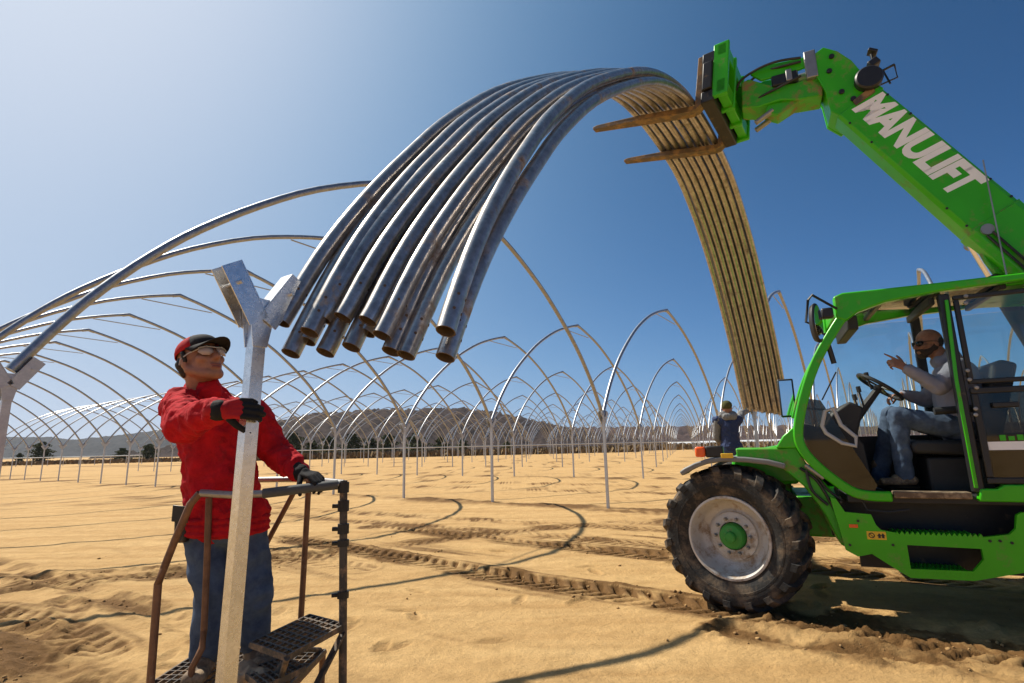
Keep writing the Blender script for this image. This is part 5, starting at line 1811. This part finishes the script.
# ---- work platform ------------------------------------------------------
def wp(px, py, Y): return at(px, py, Y)
pl = empty('work_platform', (-1.05, 2.75, 0))
tag(pl, 'rusty tubular step platform with grating steps under the man in red', 'platform')
PO = V(-1.05, 2.75, 0)
def L(p): return p - PO
FR = wp(343.5, 483, 2.68)                     # front right corner of the rail
BR = wp(309, 479, 3.06)
BL = V(-1.80, 3.08, BR.z); FLt = wp(200, 493, 2.52)
fl_low = wp(151, 676, 2.50)
left_leg = [L(FLt + V(0.10, -0.01, 0.0)), L(FLt), L(wp(190.5, 504, 2.52)), L(wp(175, 540, 2.52)), L(wp(164, 568, 2.52)), L(wp(158, 584, 2.52)), L(fl_low), L(V(fl_low.x + .015, fl_low.y, 0.0))]
MB().tube(left_leg[1:], 0.0165, 12).build('leg', M['rust_pipe'], pl)
MB().tube([L(FLt), L(wp(232, 495, 2.55)), L(wp(266, 493.5, 2.59))], 0.0165, 12).build('rail', M['worn_pipe'], pl)
MB().tube([L(wp(263, 493.5, 2.59)), L(wp(338, 484.5, 2.67))], 0.0225, 14).build('rail_sleeve', M['foam'], pl)
MB().tube([L(wp(336, 484.5, 2.67)), L(FR)], 0.0165, 12).build('rail', M['worn_pipe'], pl)
MB().tube([L(FR), L(BR)], 0.0155, 12).build('rail', M['worn_pipe'], pl)
MB().tube([L(BR), L(BR + V(-0.62, 0.10, 0.0))], 0.0155, 12).build('rail', M['worn_pipe'], pl)
fr_b = V(FR.x + .035, FR.y + 0.02, 0.0)
MB().tube([L(FR + V(0, 0, 0.012)), L(fr_b)], 0.0185, 12).build('leg', M['grate'], pl)
for zz, ln in ((FR.z - .02, .05), (1.14, .05), (1.035, .045), (0.97, .03), (0.74, 0.03)):
    u = (FR.z - zz) / FR.z
    c_ = FR.lerp(fr_b, u)
    MB().tube([L(c_ + V(0, 0, -ln / 2)), L(c_ + V(0, 0, ln / 2))], 0.027, 10).tube([L(c_ + V(-.05, -.01, 0)), L(c_)], 0.010, 8).build('clamp', M['black_steel'], pl)
br_b = V(BR.x - 0.02, BR.y + .02, 0)
MB().tube([L(BR), L(br_b)], 0.0155, 12).build('leg', M['rust_pipe'], pl)
# left rear upright with a bend
lr = [wp(209, 498, 2.62), wp(207, 560, 2.62), wp(204, 630, 2.62), wp(202, 648, 2.61), wp(192, 668, 2.60)]
lr.append(V(lr[-1].x - .02, lr[-1].y, 0.0))
MB().tube([L(p) for p in lr], 0.0145, 12).build('leg', M['rust_pipe'], pl)
MB().tube([L(wp(294, 492, 2.95)), L(wp(271, 535, 3.02)), L(V(-1.62, 3.1, FZ))], 0.0135, 10).build('brace', M['rust_pipe'], pl)

def grating(name, a, b, c, d, th=0.022, nb=9, nc=16):
    # a-b front edge, d-c back edge: frame, bearing bars and twisted cross bars
    g = empty(name, (0, 0, 0), 0, pl)
    a, b, c, d = [L(p) for p in (a, b, c, d)]
    fm = MB()
    for p, q in ((a, b), (b, c), (c, d), (d, a)):
        fm.bar(p, q, 0.008, th + .002)
    fm.build('frame', M['grate'], g)
    for k in range(1, nb):
        u = k / nb
        MB().bar(a.lerp(d, u), b.lerp(c, u), 0.006, th).build('bar', M['grate'], g)
    for k in range(1, nc):
        u = k / nc
        MB().tube([a.lerp(b, u) + V(0, 0, th * .35), d.lerp(c, u) + V(0, 0, th * .35)], 0.0045, 6).build('cross_bar', M['grate'], g)
s_fr = V(-0.807, 2.70, .60); s_br = V(-1.032, 2.86, .60); s_bl = V(-1.14, 2.48, .60); s_fl = V(-0.92, 2.322, .60)
grating('step', s_fl, s_fr, s_br, s_bl, nb=7, nc=9)
t_fr = V(-0.906, 2.484, .5); t_br = V(-1.039, 2.60, .5); t_bl = V(-1.16, 2.46, .5); t_fl = V(-1.0, 2.30, .5)
grating('step', t_fl, t_fr, t_br, t_bl, nb=6, nc=7)
grating('floor_grating', V(-1.66, 2.50, FZ - .014), V(-1.02, 2.46, FZ - .014), V(-1.00, 3.02, FZ - .014), V(-1.66, 3.08, FZ - .014), nb=12, nc=18)
# stringers joining steps, floor and legs
MB().bar(L(s_fr + V(.0, -.02, -.02)), L(t_fr + V(-.06, -.10, -.30)), 0.030, 0.012).build('stringer', M['grate'], pl)
MB().tube([L(s_bl), L(V(-1.02, 3.0, FZ))], 0.012, 8).build('strut', M['grate'], pl)
MB().tube([L(s_fl), L(V(-1.02, 2.47, FZ))], 0.012, 8).build('strut', M['grate'], pl)
MB().tube([L(wp(290, 650, 2.52)), L(wp(270, 684, 2.40))], 0.012, 8).build('strut', M['grate'], pl)
for x in (-1.66, -1.02):
    MB().tube([L(V(x, 2.48, FZ - .03)), L(V(x, 3.06, FZ - .03))], 0.016, 8).build('bearer', M['rust_pipe'], pl)
    for y in (2.50, 3.04):
        MB().tube([L(V(x, y, FZ - .03)), L(V(x, y, -0.03))], 0.016, 8).build('foot', M['rust_pipe'], pl)
MB().tube([L(V(-1.66, 2.50, .12)), L(V(-1.02, 2.47, .12))], 0.014, 8).build('bearer', M['rust_pipe'], pl)

# crumpled beige cloth at the foot of the post
cb = MB()
q = wp(252, 676, 2.46)
for k in range(7):
    cap_prim(cb, q + V(random.uniform(-.05, .05), random.uniform(-.04, .04), random.uniform(-.03, .02)), q + V(random.uniform(-.07, .07), random.uniform(-.05, .05), random.uniform(-.03, .03)), .022, .030)
q0 = V(q.x, q.y, q.z)
M['beige'] = mat('beige_cloth', (0.36, 0.26, 0.17), 0.9, 0, var=0.2, bump=0.002, bscale=60, spec=.1)
rg = empty('work_rag', q0)
skin('cloth', cb, 0.008, M['beige'], rg, q0, 2, fold=.014, fscale=26)
tag(rg, 'crumpled beige cloth at the foot of the held post', 'cloth')

# ---- driver ---------------------------------------------------------------
def tp3(px, py, off):
    x, z = tl(px, py, off)
    return tloc(x, off, z)
HDv = V(THD[0], THD[1], 0); NLv = V(TNL[0], TNL[1], 0)
D = {}
D['hip'] = tloc(-1.74, -0.50, 1.46); D['hipL'] = tloc(-1.72, -0.40, 1.45); D['hipR'] = tloc(-1.72, -0.60, 1.45)
D['belly'] = tloc(-1.74, -0.50, 1.64); D['chest'] = tloc(-1.75, -0.49, 1.88); D['nb'] = tloc(-1.69, -0.49, 2.03)
D['shL'] = tloc(-1.72, -0.31, 1.945); D['elL'] = tp3(939, 387, -0.22); D['wrL'] = tp3(906, 368, -0.20)
D['shR'] = tloc(-1.74, -0.67, 1.94); D['elR'] = tloc(-1.58, -0.74, 1.72); D['wrR'] = tp3(903, 394, -0.64)
D['knL'] = tp3(897, 416, -0.36); D['anL'] = tp3(905, 474, -0.36); D['knR'] = tloc(-1.29, -0.66, 1.60); D['anR'] = tloc(-1.14, -0.66, 1.08)
D['anL'].z = max(D['anL'].z, 1.05)
do = tloc(-1.72, -0.5, 1.38)
drv = empty('person', do)
tag(drv, 'driver with dark glasses and beard pointing from the telehandler seat', 'person')
dc_ = tp3(928.5, 344, -0.50)
df = (HDv * 0.93 + NLv * 0.36 + V(0, 0, -0.02)).normalized()
du = (V(0, 0, 1) - df * df.z).normalized()
dk = 1.04
mb = MB()
head_prims(mb, dc_, df, du, dk, D['nb'])
limbs(mb, D, [('nb', 'chest', .07, .13), ('chest', 'belly', .13, .13), ('belly', 'hip', .13, .13), ('chest', 'shL', .09, .055), ('chest', 'shR', .09, .055), ('shL', 'elL', .045, .038), ('elL', 'wrL', .036, .026), ('shR', 'elR', .045, .038), ('elR', 'wrR', .036, .026), ('hip', 'hipL', .11, .09), ('hip', 'hipR', .11, .09), ('hipL', 'knL', .075, .05), ('hipR', 'knR', .075, .05), ('knL', 'anL', .045, .035), ('knR', 'anR', .045, .035)])
pd = (tp3(882, 356, -0.20) - D['wrL']).normalized()
hand_prims(mb, D['wrL'], pd, (NLv * 0.9 + V(0, 0, .45)), [(0.05, 0.08, 0.05), (0.75, 0.9, 0.6), (0.95, 1.1, 0.7), (1.0, 1.1, 0.7)], 1.0, thumb=(0.2, 0.2))
hand_prims(mb, D['wrR'], (HDv * .9 + V(0, 0, -.1)), V(0, 0, 1), [.7, .7, .7, .7], 0.95)
skin('body', mb, 0.0062, M['skin2'], drv, do, 3)
mb = MB()
HLd = head_local(dc_, df, du, dk)
dl_ = du.cross(df).normalized(); dro = Matrix((df, dl_, du)).transposed()
cap_prim(mb, HLd(0.058, 0.020, -0.090), HLd(0.058, -0.020, -0.090), .029, .029)
for s in (-1, 1):
    cap_prim(mb, HLd(-0.002, s * 0.060, -0.040), HLd(0.054, s * 0.028, -0.084), .0255, .0275)
    cap_prim(mb, HLd(0.030, s * 0.050, -0.050), HLd(0.074, s * 0.026, -0.060), .018, .020)
    cap_prim(mb, HLd(-0.010, s * 0.066, 0.012), HLd(-0.006, s * 0.064, -0.03), .014, .020)
cap_prim(mb, HLd(0.092, 0.016, -0.049), HLd(0.092, -0.016, -0.049), .0085, .0085)
skin('beard', mb, 0.005, M['beard'], drv, do, 2, fold=.002, fscale=60)
mb = MB()
ell_prim(mb, HLd(-0.032, 0, 0.016), (0.082, 0.0775, 0.080), dro)
skin('cropped_hair', mb, 0.006, M['hair'], drv, do, 2, fold=.001, fscale=60)
spectacles(HLd, drv, do, M['lens'], M['black'], dk)
jb = MB()
limbs(jb, D, [('chest', 'belly', .160, .165), ('belly', 'hip', .165, .160), ('chest', 'shL', .12, .082), ('chest', 'shR', .12, .082), ('nb', 'chest', .07, .13)])
cap_prim(jb, D['shL'], D['elL'], .078, .064); cap_prim(jb, D['elL'], D['wrL'] - (D['wrL'] - D['elL']).normalized() * .02, .062, .040)
cap_prim(jb, D['shR'], D['elR'], .078, .064); cap_prim(jb, D['elR'], D['wrR'] - (D['wrR'] - D['elR']).normalized() * .02, .062, .040)
cap_prim(jb, D['nb'] + HDv * -0.05 + NLv * 0.05 + V(0, 0, .02), D['nb'] + HDv * -0.05 - NLv * 0.05 + V(0, 0, .02), .062, .062)
cap_prim(jb, D['nb'] + HDv * 0.035 + NLv * 0.04 + V(0, 0, -.01), D['nb'] + HDv * 0.035 - NLv * 0.04 + V(0, 0, -.01), .050, .050)
skin('sweatshirt', jb, 0.010, M['sweat'], drv, do, 4, fold=.011, fscale=11, oct2=0.3)
tb = MB()
ell_prim(tb, D['hip'], (.17, .17, .12))
for s in 'LR':
    cap_prim(tb, D['hip' + s], D['kn' + s], .100, .078); cap_prim(tb, D['kn' + s], D['an' + s], .074, .064)
skin('jeans', tb, 0.010, M['denim'], drv, do, 4, fold=.011, fscale=10, oct2=0.15)
for s in 'LR':
    bb = MB(); boot(bb, D['an' + s], HDv, 1.0)
    skin('boot', bb, 0.007, M['leather'], drv, do, 3)

# ---- man in blue by the far row ----------------------------------------------
Y2 = 9.7
W2 = {}
head2 = at(727, 408, Y2)
F2 = head2.z - 1.64
x2 = head2.x
W2['pel'] = V(x2 + .02, Y2 + .02, F2 + 0.95); W2['hipR'] = W2['pel'] + V(.095, 0, -.03); W2['hipL'] = W2['pel'] + V(-.095, 0, -.03)
W2['belly'] = V(x2 + .01, Y2 + .02, F2 + 1.12); W2['chest'] = V(x2 + .01, Y2 + .02, F2 + 1.33); W2['nb'] = V(x2, Y2 + .02, F2 + 1.48)
W2['shR'] = V(x2 + .19, Y2 + .03, F2 + 1.42); W2['elR'] = at(742, 412.5, 9.9); W2['wrR'] = at(753, 408, 10.0)
W2['shL'] = V(x2 - .19, Y2 + .03, F2 + 1.42); W2['elL'] = V(x2 - .20, Y2 + .10, F2 + 1.12); W2['wrL'] = V(x2 - .08, Y2 + .30, F2 + 1.05)
for s, sx in (('R', 1), ('L', -1)):
    W2['kn' + s] = V(x2 + .11 * sx, Y2 - .0, F2 + .50); W2['an' + s] = V(x2 + .12 * sx, Y2 + .04, F2 + .085)
wo = V(x2, Y2, F2)
w2 = empty('person', wo)
tag(w2, 'man in blue vest and olive hat reaching to the far ends of the bundle', 'person')
hf2 = V(0.45, 0.88, 0.12).normalized(); hu2 = (V(0, 0, 1) - hf2 * hf2.z).normalized()
mb = MB()
head_prims(mb, head2, hf2, hu2, 1.0, W2['nb'])
RADS = [('nb', 'chest', .07, .13), ('chest', 'belly', .125, .12), ('belly', 'pel', .12, .13), ('chest', 'shR', .09, .055), ('chest', 'shL', .09, .055), ('shR', 'elR', .045, .038), ('elR', 'wrR', .036, .026), ('shL', 'elL', .045, .038), ('elL', 'wrL', .036, .026), ('pel', 'hipR', .11, .09), ('pel', 'hipL', .11, .09), ('hipR', 'knR', .075, .05), ('hipL', 'knL', .075, .05), ('knR', 'anR', .045, .035), ('knL', 'anL', .045, .035)]
limbs(mb, W2, RADS)
hand_prims(mb, W2['wrR'], (W2['wrR'] - W2['elR']), V(0, -0.6, .7), [.5] * 4, 1.0)
hand_prims(mb, W2['wrL'], V(.3, .9, .1), V(-.6, 0, .7), [.6] * 4, 1.0)
skin('body', mb, 0.008, M['skin'], w2, wo, 3)
jb = MB()
limbs(jb, W2, [('chest', 'belly', .155, .150), ('belly', 'pel', .150, .155), ('chest', 'shR', .12, .080), ('chest', 'shL', .12, .080), ('nb', 'chest', .07, .13)])
ell_prim(jb, W2['pel'] + V(0, 0, .02), (.19, .155, .10))
skin('vest', jb, 0.012, M['vest'], w2, wo, 4, fold=.014, fscale=10)
jb = MB()
for s in 'RL':
    cap_prim(jb, W2['sh' + s], W2['el' + s], .074, .060); cap_prim(jb, W2['el' + s], W2['wr' + s], .058, .040)
    skin('sleeve', jb, 0.012, M['grey_cloth'] if s == 'R' else M['grey_cloth'], w2, wo, 3, fold=.010, fscale=14)
    jb = MB()
jb = MB()
cap_prim(jb, W2['nb'] + V(-.09, -.02, .03), W2['nb'] + V(.09, -.02, .03), .075, .075)
cap_prim(jb, W2['nb'] + V(-.06, -.09, .0), W2['nb'] + V(.06, -.09, .0), .065, .065)
skin('hood', jb, 0.010, M['grey_cloth'], w2, wo, 4, fold=.010, fscale=16)
tb = MB()
ell_prim(tb, W2['pel'] + V(0, 0, -.06), (.165, .135, .11))
for s in 'RL':
    cap_prim(tb, W2['hip' + s], W2['kn' + s], .105, .078); cap_prim(tb, W2['kn' + s], W2['an' + s], .074, .066)
skin('trousers', tb, 0.012, M['denim_dark'], w2, wo, 4, fold=.012, fscale=13)
for s in 'RL':
    bb = MB(); boot(bb, W2['an' + s], V(.1, 1, 0), 1.0)
    skin('boot', bb, 0.009, M['leather'], w2, wo, 3)
mb = MB()
HL2 = head_local(head2, hf2, hu2, 1.0)
ro2 = Matrix((hf2, hu2.cross(hf2).normalized(), hu2)).transposed()
ell_prim(mb, HL2(-.012, 0, .048), (.112, .092, .088), ro2)
cap_prim(mb, HL2(-.09, .04, .022), HL2(-.09, -.04, .022), .022, .022)
skin('knit_hat', mb, 0.007, M['olive'], w2, wo, 3, fold=.003, fscale=40)
# his stand: a plain step box of steel frame and boards
sd = empty('step_stand', (x2, Y2, 0))
for sx in (-1, 1):
    for sy in (-1, 1):
        MB().tube([(sx * .34, sy * .26, -0.03), (sx * .30, sy * .22, F2 - .03)], 0.022, 8).build('leg', M['rust_pipe'], sd)
for k in range(4):
    yy = -0.21 + .14 * k
    MB().bx(-.36, .36, yy - .062, yy + .062, F2 - .034, F2 - .002).build('board', M['leather'], sd, 0.004)
tag(sd, 'low step stand under the man in blue, behind the front wheel', 'step stand')

# ------------------------------------------------------------------ thin haze over the field and hills
hz = MB().bx(-6600, 6600, -3100, 7600, -2.5, 130).build('haze', None)
hm = bpy.data.materials.new('haze')
hm.use_nodes = True
hn = hm.node_tree.nodes
hn.remove(hn['Principled BSDF'])
pv = hn.new('ShaderNodeVolumePrincipled')
pv.inputs['Color'].default_value = (0.86, 0.92, 1.0, 1)
pv.inputs['Density'].default_value = 0.00009
pv.inputs['Anisotropy'].default_value = 0.2
hm.node_tree.links.new(pv.outputs[0], hn['Material Output'].inputs['Volume'])
hz.data.materials.append(hm)
tag(hz, 'thin pale haze in the air', 'haze', kind='stuff')
sc.cycles.volume_bounces = 0
